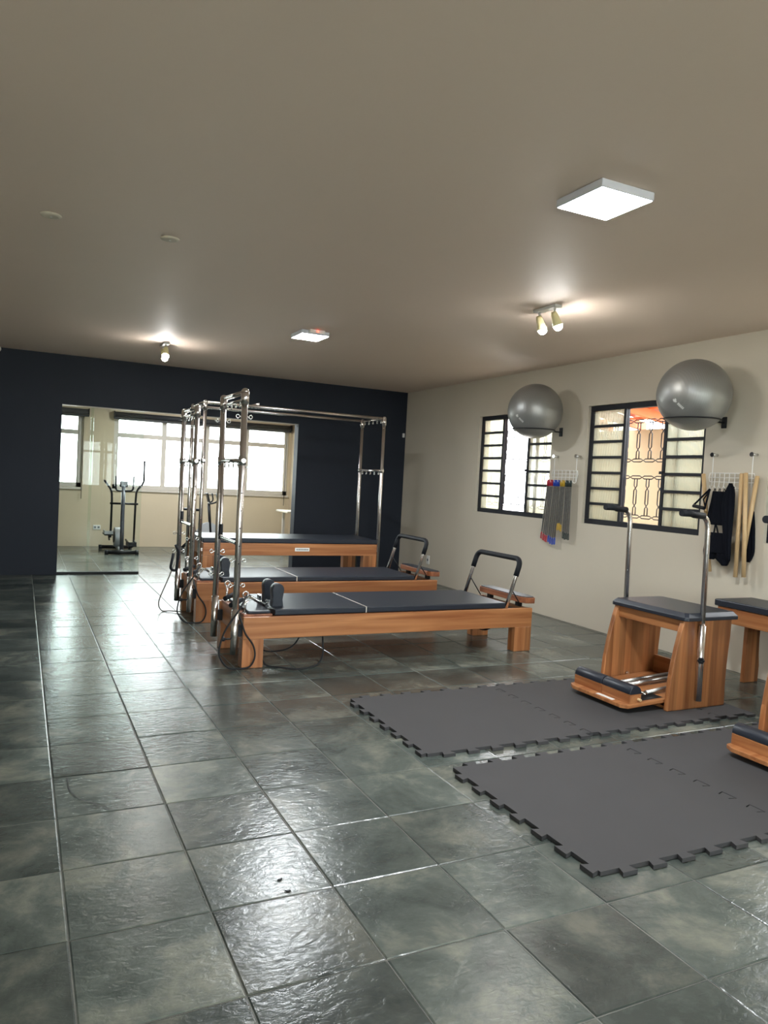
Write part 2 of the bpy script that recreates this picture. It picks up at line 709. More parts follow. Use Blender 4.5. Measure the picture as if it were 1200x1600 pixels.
def wall_y(name, y0, y1, x0, x1, z0, z1, holes, mat):
    m = MB()
    x = x0
    for xa, xb, za, zb in sorted(holes):
        if xa > x:
            m.box(x, xa, y0, y1, z0, z1)
        if za > z0:
            m.box(xa, xb, y0, y1, z0, za)
        if zb < z1:
            m.box(xa, xb, y0, y1, zb, z1)
        x = xb
    if x < x1:
        m.box(x, x1, y0, y1, z0, z1)
    return struct(m.build(name, mat))


DX0, DX1, DZ = 0.425, 3.385, 2.045      # wide opening in the dark wall
BRX = 4.46                              # right wall of the room behind
wall_x('wall_right', XR, XR + TH, YF, YB, 0, ZC, [(a, b, WZ0, WZ1) for a, b in WINY], 'beige')
wall_y('wall_back', YB, YB + 0.15, XL, XR + TH, 0, ZC, [(DX0, DX1, 0, DZ)], 'navy')
wall_x('wall_left', XL - TH, XL, YF, YW + TH, 0, ZC, [], 'beige')
FW = [(-2.5, 0.75, 0.72, 2.3), (1.5, 4.75, 0.72, 2.05)]
wall_y('wall_front', YF - TH, YF, XL - TH, XR + TH, 0, ZC, FW, 'beige')
wall_y('wall_far', YW, YW + TH, XL, BRX + TH, 0, ZC, [(-0.62, 0.895, 0.965, 2.185), (1.375, 4.405, 0.965, 2.185)], 'sand')
wall_x('wall_far_right', BRX, BRX + TH, YB + 0.15, YW, 0, ZC, [], 'sand')
struct(MB().box(XL - TH, XR + TH, YF - TH, YW + TH, ZC, ZC + 0.12).build('ceiling', 'ceil'))
# dark reveal and light track along the head of the opening
t1 = struct(MB().box(DX0, DX1, YB + 0.05, YB + 0.066, DZ - 0.012, DZ - 0.001).build('trim_1', 'alu'))

# ground and the neighbour's side outside
struct(MB().box(-30, 40, -30, 45, -0.4, -0.14).build('ground_outside', 'ground'))


# ------------------------------------------------------------------ louvre windows of the right wall
def link_path(c, ua, ub, L, H, ch):
    """elongated hexagon-like link centred at c, long half L along ua, half height H along ub"""
    c, ua, ub = Vector(c), Vector(ua), Vector(ub)
    pts = [(-L, 0), (-L + ch, H), (L - ch, H), (L, 0), (L - ch, -H), (-L + ch, -H)]
    return [c + ua * a + ub * b for a, b in pts]


def louvre_window(idx, y0, y1):
    root = struct_root('window_%d' % idx, (XR + 0.05, (y0 + y1) / 2, WZ0))
    xf, xb = XR + 0.035, XR + 0.095
    fw = 0.05
    m = MB()
    m.box(xf, xb, y0, y1, WZ0, WZ0 + fw).box(xf, xb, y0, y1, WZ1 - fw, WZ1)
    m.box(xf, xb, y0, y0 + fw, WZ0 + fw, WZ1 - fw).box(xf, xb, y1 - fw, y1, WZ0 + fw, WZ1 - fw)
    m.build('frame', 'iron', root, 0.003, 1)
    cw = (y1 - y0) * 0.335 - fw
    n = 7
    za, zb = WZ0 + fw, WZ1 - fw
    for side in (0, 1):
        a = y0 + fw if side == 0 else y1 - fw - cw
        b = a + cw
        for depth in (0, 1):
            sx0, sx1 = (xf + 0.005, xf + 0.027) if depth == 0 else (xf + 0.032, xf + 0.054)
            aa, bb = (a, b)
            if depth == 1:
                sh = 0.05 if side == 0 else -0.0
                aa, bb = (a - 0.0 + sh * 0, b)
            s = MB()
            st = 0.03
            if side == 0:
                s.box(sx0, sx1, bb - st, bb, za, zb)
                if depth:
                    s.box(sx0, sx1, bb - cw * 0.36, bb - cw * 0.36 + 0.02, za, zb)
            else:
                s.box(sx0, sx1, aa, aa + st, za, zb)
            g0, g1 = (aa, bb - st) if side == 0 else (aa + st, bb)
            zs = [za + (zb - za) * k / n for k in range(n + 1)]
            if depth == 0:
                for k in range(1, n):
                    s.box(sx0, sx1, g0, g1, zs[k] - 0.013, zs[k] + 0.013)
            sash = s.build('sash', 'iron', root)
            if depth == 0:
                for k in range(n):
                    lo = zs[k] + (0.013 if k else 0)
                    hi = zs[k + 1] - (0.013 if k < n - 1 else 0)
                    MB().box(sx0 + 0.009, sx0 + 0.013, g0, g1, lo, hi).build('pane', 'rib', sash)
    # small latch on the sliding sash
    MB().box(xf - 0.006, xf + 0.006, y0 + fw + cw - 0.02, y0 + fw + cw + 0.02, 1.52, 1.545).build('latch', 'iron', root)
    # wrought iron grille outside
    gx = XR + 0.125
    g = MB()
    pitch = 0.1475
    r = 0.0055
    nlinks = int((y1 - y0) / pitch)
    off = (y1 - y0 - nlinks * pitch) / 2
    rows = [2.01, 1.647, 1.49, 1.125]
    for z in rows:
        for k in range(nlinks):
            yc = y0 + off + pitch * (k + .5)
            g.tube(link_path((gx, yc, z), (0, 1, 0), (0, 0, 1), pitch * 0.49, 0.014, 0.028), r, 5, closed=True)
    for hi, lo in ((rows[0], rows[1]), (rows[2], rows[3])):
        zt, zb2 = hi - 0.014, lo + 0.014
        h = zt - zb2
        for k in range(nlinks):
            yc = y0 + off + pitch * (k + .5)
            hw = 0.017
            for s1 in (1, -1):                      # half links at both ends
                e = zt if s1 == 1 else zb2
                q = e - s1 * h * 0.255
                g.tube([(gx, yc - hw, e), (gx, yc - hw, q + s1 * 0.02), (gx, yc, q), (gx, yc + hw, q + s1 * 0.02),
                        (gx, yc + hw, e)], r, 5)
            g.tube(link_path((gx, yc, (zt + zb2) / 2), (0, 0, 1), (0, 1, 0), h * 0.245, hw, 0.024), r, 5, closed=True)
    g.build('grille', 'grille', root)
    return root


for k, (a, b) in enumerate(WINY):
    louvre_window(k + 1, a, b)


# ------------------------------------------------------------------ windows of the far room and of the front wall
def frame_window(idx, x0, x1, z0, z1, y, muls, ztr, sgn=1, fw=0.045, mat='alu'):
    root = struct_root('window_%d' % idx, ((x0 + x1) / 2, y, z0))
    ya, yb = sorted((y + sgn * 0.03, y + sgn * 0.08))
    m = MB()
    m.box(x0, x1, ya, yb, z0, z0 + fw).box(x0, x1, ya, yb, z1 - fw, z1)
    m.box(x0, x0 + fw, ya, yb, z0, z1).box(x1 - fw, x1, ya, yb, z0, z1)
    m.build('frame', mat, root, 0.003, 1)
    MB().box(x0 + fw, x1 - fw, ya, yb, ztr - fw / 2, ztr + fw / 2).build('transom', mat, root)
    xs = [x0 + fw] + list(muls) + [x1 - fw]
    for x in muls:
        MB().box(x - fw / 2, x + fw / 2, ya, yb, z0 + fw, ztr - fw / 2).build('mullion', mat, root)
        MB().box(x - fw / 2, x + fw / 2, ya, yb, ztr + fw / 2, z1 - fw).build('mullion', mat, root)
    ym = (ya + yb) / 2
    for k in range(len(xs) - 1):
        a, b = xs[k] + (fw / 2 if k else 0), xs[k + 1] - (fw / 2 if k < len(xs) - 2 else 0)
        for lo, hi in ((z0 + fw, ztr - fw / 2), (ztr + fw / 2, z1 - fw)):
            MB().box(a, b, ym - 0.002, ym + 0.002, lo, hi).build('pane', 'glass', root)
    # sill ledge on the room side
    s0, s1 = sorted((y - sgn * 0.03, y + sgn * 0.03))
    MB().box(x0 - 0.02, x1 + 0.02, s0, s1, z0 - 0.035, z0).build('sill', mat, root, 0.003, 1)
    return root


frame_window(4, 1.375, 4.405, 0.965, 2.185, YW, [2.19, 2.92, 3.63], 1.86, fw=0.075)
frame_window(5, -0.62, 0.895, 0.965, 2.185, YW, [0.10], 1.86, fw=0.075)
frame_window(6, 1.5, 4.75, 0.72, 2.05, YF, [2.03, 2.56, 3.1, 3.65, 4.2], 1.72, sgn=-1, fw=0.06)
frame_window(7, -2.5, 0.75, 0.72, 2.3, YF, [-1.7, -0.9, -0.1], 1.9, sgn=-1, fw=0.06)

# roller shades rolled up above the far windows
for x0, x1, lab in ((1.36, 4.42, 'long black roller shade rolled up above the wide far window'),
                    (-0.7, 0.98, 'short black roller shade rolled up above the far window at left')):
    t = thing('roller_shade', ((x0 + x1) / 2, YW - 0.06, 2.13), lab, 'roller shade', 'rolled up shades of the far room')
    MB().cyl((x0 + .01, YW - 0.06, 2.19), (x1 - .01, YW - 0.06, 2.19), 0.045, 16).build('roll', 'shade', t)
    MB().box(x0, x1, YW - 0.075, YW - 0.045, 2.115, 2.14).build('bottom_bar', 'shade', t)
    MB().cyl((x1 - 0.08, YW - 0.05, 2.115), (x1 - 0.08, YW - 0.05, 0.78), 0.005, 6).build('pull_cord', 'black', t)
    for xx in (x0, x1 - 0.012):
        MB().box(xx, xx + 0.012, YW - 0.115, YW - 0.003, 2.14, 2.245).build('bracket', 'black', t)

# ------------------------------------------------------------------ glass panels of the opening
door = struct_root('door_1', (0.9, YB + 0.08, 0))
MB().box(DX0 + 0.002, DX0 + 0.36, YB + 0.045, YB + 0.053, 0.0, DZ - 0.014).build('glass_panel', 'glass', door)
MB().box(DX0 + 0.33, DX0 + 0.95, YB + 0.065, YB + 0.073, 0.02, DZ - 0.014).build('glass_panel', 'glass', door)
MB().box(DX0 + 0.002, DX0 + 0.95, YB + 0.035, YB + 0.085, 0.0, 0.028).build('bottom_track', 'black', door, 0.003, 1)


# ------------------------------------------------------------------ what stands outside the right windows
nb = struct(MB().box(6.6, 6.75, -6, 8.1, -0.14, 2.10).build('wall_outside', 'outer'))
roof = thing('patio_roof', (6.0, 5.0, 2.0), 'orange wooden roof rafters seen outside the middle louvre window', 'roof')
for k in range(6):
    yy = 5.12 + 0.56 * k
    m = MB()
    xa, xb2 = 5.3, 6.75
    za2, zb3 = 2.33, 2.095
    m.add([(xa, yy - .03, za2), (xa, yy + .03, za2), (xa, yy + .03, za2 + .1), (xa, yy - .03, za2 + .1),
           (xb2, yy - .03, zb3), (xb2, yy + .03, zb3), (xb2, yy + .03, zb3 + .1), (xb2, yy - .03, zb3 + .1)],
          [(0, 1, 2, 3), (4, 7, 6, 5), (0, 4, 5, 1), (1, 5, 6, 2), (2, 6, 7, 3), (3, 7, 4, 0)])
    m.build('rafter', 'orange', roof)
for k in range(4):
    f = (k + 0.6) / 4
    xx = 5.3 + 1.45 * f
    zz = 2.43 - 0.235 * f
    MB().box(xx - .035, xx + .035, 5.0, 8.1, zz + .001, zz + .03).build('batten', 'orange', roof)
for k in range(5):                      # half-round clay tiles over part of the lean-to
    yy = 6.0 + 0.19 * k
    rings = []
    for f in (0.08, 0.98):
        xx, zz = 5.3 + 1.45 * f, 2.465 - 0.235 * f
        rings.append([Vector((xx, yy + .09 * math.cos(a), zz + .06 * math.sin(a))) for a in
                      [PI * q / 8 for q in range(9)]] +
                     [Vector((xx, yy + .078 * math.cos(a), zz + .048 * math.sin(a))) for a in
                      [PI * q / 8 for q in range(8, -1, -1)]])
    MB().loft(rings).build('clay_tile', 'clay', roof)


# ------------------------------------------------------------------ puzzle mats
def puzzle_edge(p, q, out, n, prof, gap=0.0015, depth=0.033):
    """points from p to q (2D); prof +1 teeth first, -1 gap first, 0 straight"""
    p, q, out = Vector(p), Vector(q), Vector(out)
    d = (q - p)
    L = d.length
    d = d / L
    if prof == 0:
        return [p]
    pts = [p]
    cell = L / (2 * n)
    sk = cell * 0.16
    for k in range(2 * n):
        tooth = (k % 2 == 0) if prof > 0 else (k % 2 == 1)
        if not tooth:
            continue
        a, b = k * cell, (k + 1) * cell
        a2, b2 = a + sk + gap, b - sk - gap
        pts += [p + d * (a2), p + d * (a2 - sk) + out * depth, p + d * (b2 + sk) + out * depth, p + d * b2]
    return pts


def slot_edge(p, q, out, n, prof, depth=0.033, gap=0.005):
    """complement of the neighbour's teeth: notches cut inwards"""
    p, q, out = Vector(p), Vector(q), Vector(out)
    d = (q - p)
    L = d.length
    d = d / L
    pts = [p]
    cell = L / (2 * n)
    sk = cell * 0.16
    for k in range(2 * n):
        notch = (k % 2 == 0) if prof > 0 else (k % 2 == 1)
        if not notch:
            continue
        a, b = k * cell, (k + 1) * cell
        a2, b2 = a + sk - gap, b - sk + gap
        pts += [p + d * a2, p + d * (a2 - sk) - out * (depth + gap), p + d * (b2 + sk) - out * (depth + gap),
                p + d * b2]
    return pts


def mat_thing(x0, x1, y0, y1, right, left, label):
    nx = max(2, round((x1 - x0) / 0.143))
    ny = 7
    A, B, C_, D = (x0, y0), (x1, y0), (x1, y1), (x0, y1)
    P = []
    P += puzzle_edge(A, B, (0, -1), nx, -1)
    P += puzzle_edge(B, C_, (1, 0), ny, right)
    P += puzzle_edge(C_, D, (0, 1), nx, 1)
    if left == 'slot':
        P += slot_edge(D, A, (-1, 0), ny, -1)
    else:
        P += puzzle_edge(D, A, (-1, 0), ny, -1)
    poly = [(p[0], p[1]) for p in P]
    o = MB().prism(poly, 'z', 0.0005, 0.0165).build('foam_floor_mat', 'mat')
    me = o.data
    c = Vector(((x0 + x1) / 2, (y0 + y1) / 2, 0))
    me.transform(Matrix.Translation(-c))
    o.location = c
    return tag(o, label, 'floor mat', 'grey interlocking foam floor mats')


ya, yb = 3.115, 4.065
mat_thing(1.825, 2.822, ya, yb, 1, 'teeth', 'grey foam puzzle mat at the left of the far strip, nearest the beds')
mat_thing(2.822, 3.822, ya, yb, 1, 'slot', 'grey foam puzzle mat under the pedal of the far wooden chair')
mat_thing(3.822, 4.135, ya, yb, 0, 'slot', 'narrow cut piece of grey foam mat under the rear of the far wooden chair')
ya, yb = 1.935, 2.925
mat_thing(1.855, 2.850, ya, yb, 1, 'teeth', 'large empty grey foam puzzle mat closest to the camera')
mat_thing(2.850, 3.850, ya, yb, 1, 'slot', 'grey foam puzzle mat at the right edge under the cut off wooden chair')
mat_thing(3.850, 4.20, ya, yb, 0, 'slot', 'narrow cut piece of grey foam mat under the rear of the cut off chair')


# ------------------------------------------------------------------ reformers
def eye_bolt(parent, c, axis, R=0.014):
    c, a = Vector(c), Vector(axis).normalized()
    nrm = Vector((1, 0, 0)) if abs(a.x) < .5 else Vector((0, 1, 0))
    m = MB().cyl(c, c + a * 0.012, 0.005, 8)
    m.ring(c + a * (0.012 + R), nrm, R, 0.0035, 14, 6)
    m.build('eye_bolt', 'chrome', parent)


def tower(root, x, ys, zlow, ztop, zmid, r=0.022):
    y0, y1 = ys
    for y in ys:
        pole = MB().cyl((x, y, zlow), (x, y, ztop - 0.01), r, 16).build('tower_pole', 'steel', root)
        MB().cyl((x, y, zlow - 0.002), (x, y, zlow + 0.30), r + 0.004, 16).build('sleeve', 'steel', pole)
        hm = MB()
        for q in range(5):
            hm.cyl((x, y - r - 0.001, 0.72 + q * 0.12), (x, y - r + 0.003, 0.72 + q * 0.12), 0.0045, 8)
        hm.build('pin_hole', 'black', pole)['kind'] = 'stuff'
        cap = MB().cyl((x, y, ztop - 0.085), (x, y, ztop - 0.005), r + 0.006, 16)
        cap.sphere((x, y, ztop - 0.006), r + 0.006, 16, 10)
        cap.build('corner_elbow', 'steel', root)
        cl = MB().cyl((x, y, zmid - 0.028), (x, y, zmid + 0.028), r + 0.005, 16)
        cl.build('clamp', 'chrome', root)
    MB().cyl((x, y0, ztop - 0.006), (x, y1, ztop - 0.006), 0.016, 14).build('top_bar', 'steel', root)
    MB().cyl((x, y0, ztop - 0.055), (x, y1, ztop - 0.055), 0.010, 12).build('top_bar', 'steel', root)
    MB().cyl((x, y0 - 0.035, zmid), (x, y1 + 0.035, zmid), 0.015, 14).build('cross_bar', 'steel', root)
    for q in range(4):
        yy = y0 + (y1 - y0) * (q + 1) / 5
        eye_bolt(root, (x, yy, ztop - 0.063), (0, 0, -1))
        eye_bolt(root, (x, yy, zmid - 0.013), (0, 0, -1), 0.012)
    for y in ys:
        for z in (ztop - 0.17, zmid - 0.04, zlow + 0.64, zlow + 0.47):
            for s in (-1, 1):
                eye_bolt(root, (x + s * (r - 0.002), y, z), (s, 0, 0), 0.012)


def make_reformer():
    x0, x1, y0, y1 = 1.395, 3.818, 4.95, 5.66
    R = thing('reformer_bed', ((x0 + x1) / 2, (y0 + y1) / 2, 0),
              'nearest wooden exercise bed with dark padded top, steel tower and padded foot bar', 'exercise bed',
              'wooden reformer beds')
    zt = 0.354
    for ya, yb in ((y0, y0 + 0.035), (y1 - 0.035, y1)):
        MB().box(x0, x1, ya, yb, 0.2, zt).build('side_rail', 'wood_x', R, 0.004)
    for xa, xb in ((x0 + .012, x0 + 0.04), (x1 - 0.04, x1 - .012)):
        MB().box(xa, xb, y0 + 0.035, y1 - 0.035, 0.2, zt - 0.004).build('end_rail', 'wood_y', R, 0.003)
    for xa, xb in ((x0, x0 + 0.15), (x1 - 0.165, x1)):
        for ya, yb in ((y0 + .001, y0 + 0.09), (y1 - 0.09, y1 - .001)):
            MB().box(xa, xb, ya, yb, 0.0, 0.2).build('leg', 'wood_z', R, 0.004)
    # running deck under the pads
    MB().box(x0 + 0.04, x1 - 0.04, y0 + 0.035, y1 - 0.035, 0.30, 0.325).build('deck', 'black', R)
    # pads: carriage and long platform
    c = MB().box(1.62, 2.318, y0 + 0.012, y1 - 0.012, 0.357, 0.402).build('carriage_pad', 'vinyl', R, 0.009, 3)
    MB().box(2.326, 3.56, y0 + 0.012, y1 - 0.012, 0.357, 0.402).build('platform_pad', 'vinyl', R, 0.009, 3)
    MB().box(2.318, 2.326, y0 + 0.02, y1 - 0.02, 0.357, 0.4005).build('seam_strip', 'alu', R)
    # head ledge, headrest plate and shoulder rests
    MB().box(x0 + 0.01, 1.612, y0 + 0.04, y1 - 0.04, 0.345, 0.366).build('head_ledge', 'wood_red', R, 0.003)
    h = MB().box(1.44, 1.60, y0 + 0.05, y0 + 0.60, 0.367, 0.388).build('headrest_plate', 'vinyl', R, 0.006, 2)
    for yc in (y0 + 0.15, y0 + 0.36):
        prof = []
        w = 0.043
        for q in range(9):
            a = PI * q / 8
            prof.append((1.672 + w * math.cos(a), 0.52 + 0.045 * math.sin(a)))
        prof = [(1.714, 0.40)] + [(1.706, 0.45)] + prof + [(1.636, 0.46), (1.632, 0.40)]
        sr = MB().prism(prof, 'y', yc - 0.035, yc + 0.035, True).build('shoulder_rest', 'vinyl', R, 0.004)
        MB().box(1.60, 1.632, yc - 0.03, yc + 0.03, 0.388, 0.402).box(1.60, 1.612, yc - .03, yc + .03, .40, .45) \
            .build('bracket', 'chrome', sr)
    # rope posts with pulleys at the head end
    for yc in (y0 + 0.10, y1 - 0.10):
        p = MB().cyl((1.43, yc, 0.36), (1.43, yc, 0.48), 0.009, 10).cyl((1.43, yc, 0.362), (1.43, yc, 0.372), 0.022, 12)
        p = p.build('pulley_post', 'chrome', R)
        MB().ring((1.43, yc, 0.497), (0, 1, 0), 0.019, 0.006, 16, 8).build('pulley', 'steel', p)
    # springs and clips lying on the head plate
    for q in range(3):
        yc = y0 + 0.2 + q * 0.06
        MB().tube(smooth_path([(1.45, yc, 0.395), (1.50, yc + .02, 0.44), (1.56, yc - .01, 0.43), (1.60, yc + .02, 0.395)], 5),
               0.006, 8).build('clip', 'chrome', R)
    # black handles resting on the ledge
    for yc, dz in ((y0 + 0.28, 0.0), (y0 + 0.45, 0.02)):
        MB().cyl((1.36, yc - .06, 0.40 + dz), (1.47, yc + .05, 0.42 + dz), 0.017, 12).build('hand_grip', 'foam', R)
    # tower
    tower(R, 1.345, (y0 + 0.03, y1 - 0.09), 0.10, 1.885, 1.418)
    MB().box(1.325, 1.40, y0 + 0.015, y0 + 0.05, 0.22, 0.30).build('tower_bracket', 'black', R)
    MB().box(1.325, 1.40, y1 - 0.11, y1 - 0.07, 0.22, 0.30).build('tower_bracket', 'black', R)
    k = MB().cyl((1.325, y0 + 0.03, 0.205), (1.275, y0 + 0.03, 0.205), 0.006, 8)
    k.sphere((1.27, y0 + 0.03, 0.205), 0.016, 12, 8)
    k.build('clamp_knob', 'black', R)
    # push-through bar hanging in the tower
    ya, yb = y0 + 0.08, y1 - 0.14
    pb = MB().tube(round_path([(1.345, ya, 1.40), (1.352, ya, 0.85), (1.352, yb, 0.85), (1.345, yb, 1.40)], 0.04, 6),
                   0.013, 12).build('push_bar', 'steel', R)
    MB().tube(round_path([(1.352, ya, 1.10), (1.352, ya, 0.85), (1.352, ya + .03, 0.85)], 0.028, 6), 0.0165, 12) \
        .build('foam_grip', 'foam', pb)
    MB().tube(round_path([(1.352, yb, 0.95), (1.352, yb, 0.85), (1.352, yb - .03, 0.85)], 0.028, 6), 0.0165, 12) \
        .build('foam_grip', 'foam', pb)
    # foot bar
    fy0, fy1 = y0 + 0.035, y1 - 0.035
    base, top = Vector((3.575, 0, 0.345)), Vector((3.70, 0, 0.752))
    pth = round_path([(base.x, fy0, base.z), (top.x, fy0, top.z), (top.x, fy1, top.z), (base.x, fy1, base.z)], 0.08, 8)
    fb = MB().tube(pth, 0.016, 14).build('foot_bar', 'steel', R)
    k0 = base.lerp(top, 0.66)
    MB().tube(round_path([(k0.x, fy0, k0.z), (top.x, fy0, top.z), (top.x, fy1, top.z), (k0.x, fy1, k0.z)], 0.08, 8),
              0.022, 14).build('foam_grip', 'foam', fb)
    for y in (fy0 + .018, fy1 - .018):
        s = base.lerp(top, 0.42)
        MB().cyl((s.x, y, s.z), (3.74, y, 0.362), 0.005, 8).build('support_rod', 'black', fb)
    # inclined foot board
    d = Vector((0.98, 0, -0.03)).normalized()
    n = Vector((-d.z, 0, d.x))
    cc = Vector((3.80, (y0 + y1) / 2, 0.425))

    def brd(t0, t1, hw, hl):
        ring0, ring1 = [], []
        for (u, v) in [(-hw, -hl + .05), (-hw + .03, -hl), (hw - .03, -hl), (hw, -hl + .05), (hw, hl - .05),
                       (hw - .03, hl), (-hw + .03, hl), (-hw, hl - .05)]:
            p = cc + d * u + Vector((0, 1, 0)) * v
            ring0.append(p + n * t0)
            ring1.append(p + n * t1)
        return MB().loft([ring0, ring1], False)
    bo = brd(-0.035, 0.012, 0.075, 0.345).build('foot_board', 'wood_red', R, 0.004)
    brd(0.0122, 0.018, 0.068, 0.335).build('pad', 'vinyl', bo)
    for ya_, yb_ in ((y0 + .12, y0 + .17), (y1 - .17, y1 - .12)):
        MB().box(3.765, 3.80, ya_, yb_, 0.35, 0.395).build('hinge_block', 'black', bo)
    # strap hanging below the rail near the foot end
    st = MB()
    ring = [(3.46 + 0.075 * math.cos(a), y0 + 0.16, 0.205 + 0.05 * math.sin(a)) for a in [PI + PI * q / 12 for q in range(13)]]
    for i in range(12):
        a, b = Vector(ring[i]), Vector(ring[i + 1])
        st.obox((a + b) / 2, (b - a) / 2, (0, 0.016, 0), ((b - a).cross(Vector((0, 1, 0)))).normalized() * 0.0025)
    st.build('strap', 'fabric', R)
    # ropes
    yr = 4.925
    rp = smooth_path([(1.44, y0 + 0.10, 0.49), (1.40, y0 + .02, 0.47), (1.362, yr, 0.42), (1.267, yr, 0.277),
                      (1.231, yr, 0.149), (1.243, yr, 0.083), (1.298, yr, 0.021), (1.371, yr, 0.009), (1.444, yr, 0.019),
                      (1.478, yr, 0.083), (1.464, yr, 0.163), (1.407, yr, 0.245), (1.383, yr + .01, 0.31),
                      (1.375, y0 + .06, 0.37)], 6)
    MB().tube(rp, 0.0065, 8).build('rope', 'rope', R)
    rp = smooth_path([(1.57, 5.16, 0.30), (1.565, 5.10, 0.12), (1.575, 5.0, 0.012), (1.66, 4.90, 0.007), (1.77, 4.83, 0.007),
                      (1.93, 4.90, 0.012), (1.995, 4.97, 0.068), (2.01, 5.02, 0.14), (2.01, 5.05, 0.31)], 6)
    MB().tube(rp, 0.0065, 8).build('rope', 'rope', R)
    rp = smooth_path([(1.50, 5.35, 0.30), (1.58, 5.35, 0.12), (1.66, 5.33, 0.03), (1.78, 5.32, 0.02), (1.87, 5.28, 0.06),
                      (1.92, 5.25, 0.16), (1.93, 5.25, 0.305)], 6)
    MB().tube(rp, 0.0055, 8).build('rope', 'rope', R)
    return R


ref1 = make_reformer()
ref2 = copy_tree(ref1)
ref2.location = (ref1.location.x + 0.02, ref1.location.y + 1.60, 0)
ref2['label'] = 'wooden exercise bed with steel tower, the middle one of the three beds'
# hanging handle and pale cord on the middle bed's tower
t = ref2
MB().tube(smooth_path([(1.335, 7.15, 0.47), (1.261, 7.15, 0.271), (1.198, 7.15, 0.095), (1.226, 7.15, 0.012),
                       (1.30, 7.12, 0.010), (1.39, 7.05, 0.012)], 8), 0.006, 8).build('cord', 'grey_rope', t)
MB().tube(round_path([(1.315, 7.15, 0.55), (1.29, 7.15, 0.40), (1.345, 7.15, 0.38), (1.365, 7.15, 0.56), (1.33, 7.15, 0.63)],
                     0.03, 5), 0.013, 10).build('handle', 'foam', t)


# ------------------------------------------------------------------ the tall four-post bed (cadillac)
def make_cadillac():
    x0, x1, y0, y1 = 1.80, 3.88, 8.10, 8.80
    R = thing('trapeze_bed', ((x0 + x1) / 2, (y0 + y1) / 2, 0),
              'tall wooden trapeze bed with four steel posts and overhead bars by the dark wall', 'exercise bed')
    for ya, yb in ((y0, y0 + 0.035), (y1 - 0.035, y1)):
        MB().box(x0, x1, ya, yb, 0.425, 0.562).build('side_rail', 'wood_x', R, 0.004)
    for xa, xb in ((x0 + .005, x0 + 0.035), (x1 - 0.035, x1 - .005)):
        MB().box(xa, xb, y0 + 0.035, y1 - 0.035, 0.425, 0.558).build('end_rail', 'wood_y', R, 0.003)
    for xa, xb in ((x0, x0 + 0.17), (x1 - 0.17, x1)):
        for ya, yb in ((y0 + .002, y0 + 0.09), (y1 - 0.09, y1 - .002)):
            MB().box(xa, xb, ya, yb, 0, 0.425).build('leg', 'wood_z', R, 0.004)
    MB().box(x0 - 0.005, x1 + 0.005, y0 - 0.004, y1 + 0.004, 0.564, 0.617).build('mattress', 'vinyl', R, 0.01, 3)
    pl = MB().box(2.845, 3.02, y0 - 0.004, y0 + 0.001, 0.475, 0.515).build('name_plate', 'white', R)
    m = MB()
    xx = 2.862
    for q in range(9):
        wq = (0.012, 0.009, 0.014, 0.010)[q % 4]
        m.box(xx, xx + wq, y0 - 0.0052, y0 - 0.0045, 0.488, 0.503)
        xx += wq + 0.005
    m.build('print', 'ink', pl)
    ztop, zmid, r = 2.075, 1.45, 0.02
    px = (1.765, 3.905)
    py = (y0 + 0.03, y1 - 0.03)
    for x in px:
        for y in py:
            p = MB().cyl((x, y, 0.02), (x, y, ztop), r, 16).build('post', 'steel', R)
            hm = MB()
            for q in range(6):
                hm.cyl((x, y - r - .001, 0.7 + q * 0.11), (x, y - r + 0.003, 0.7 + q * 0.11), 0.0045, 8)
            hm.build('pin_hole', 'black', p)['kind'] = 'stuff'
            c = MB().cyl((x, y, ztop - 0.08), (x, y, ztop), r + 0.006, 16)
            c.sphere((x, y, ztop), r + 0.006, 16, 10)
            c.build('corner_elbow', 'steel', R)
            MB().cyl((x, y, zmid - 0.025), (x, y, zmid + 0.025), r + 0.005, 14).build('clamp', 'chrome', R)
            xi = x0 + 0.001 if x < 2 else x1 - 0.001
            MB().box(min(x, xi), max(x, xi), y - .012, y + .012, 0.47, 0.50).build('post_bracket', 'steel', R)
        MB().cyl((x, py[0], ztop), (x, py[1], ztop), 0.016, 14).build('end_bar', 'steel', R)
        MB().cyl((x, py[0] - .04, zmid), (x, py[1] + .04, zmid), 0.015, 14).build('cross_bar', 'steel', R)
        for q in range(5):
            yy = py[0] + (py[1] - py[0]) * (q + .7) / 5.4
            eye_bolt(R, (x, yy, ztop - 0.014), (0, 0, -1), 0.013)
            eye_bolt(R, (x, yy, zmid - 0.012), (0, 0, -1), 0.012)
    for y in py:
        MB().cyl((px[0], y, ztop), (px[1], y, ztop), 0.016, 14).build('overhead_bar', 'steel', R)
    for x in (2.35,):
        MB().cyl((x, py[0], ztop + .03), (x, py[1], ztop + .03), 0.013, 12).build('slide_bar', 'steel', R)
    # trapeze strap hanging from the overhead bars
    return R


make_cadillac()


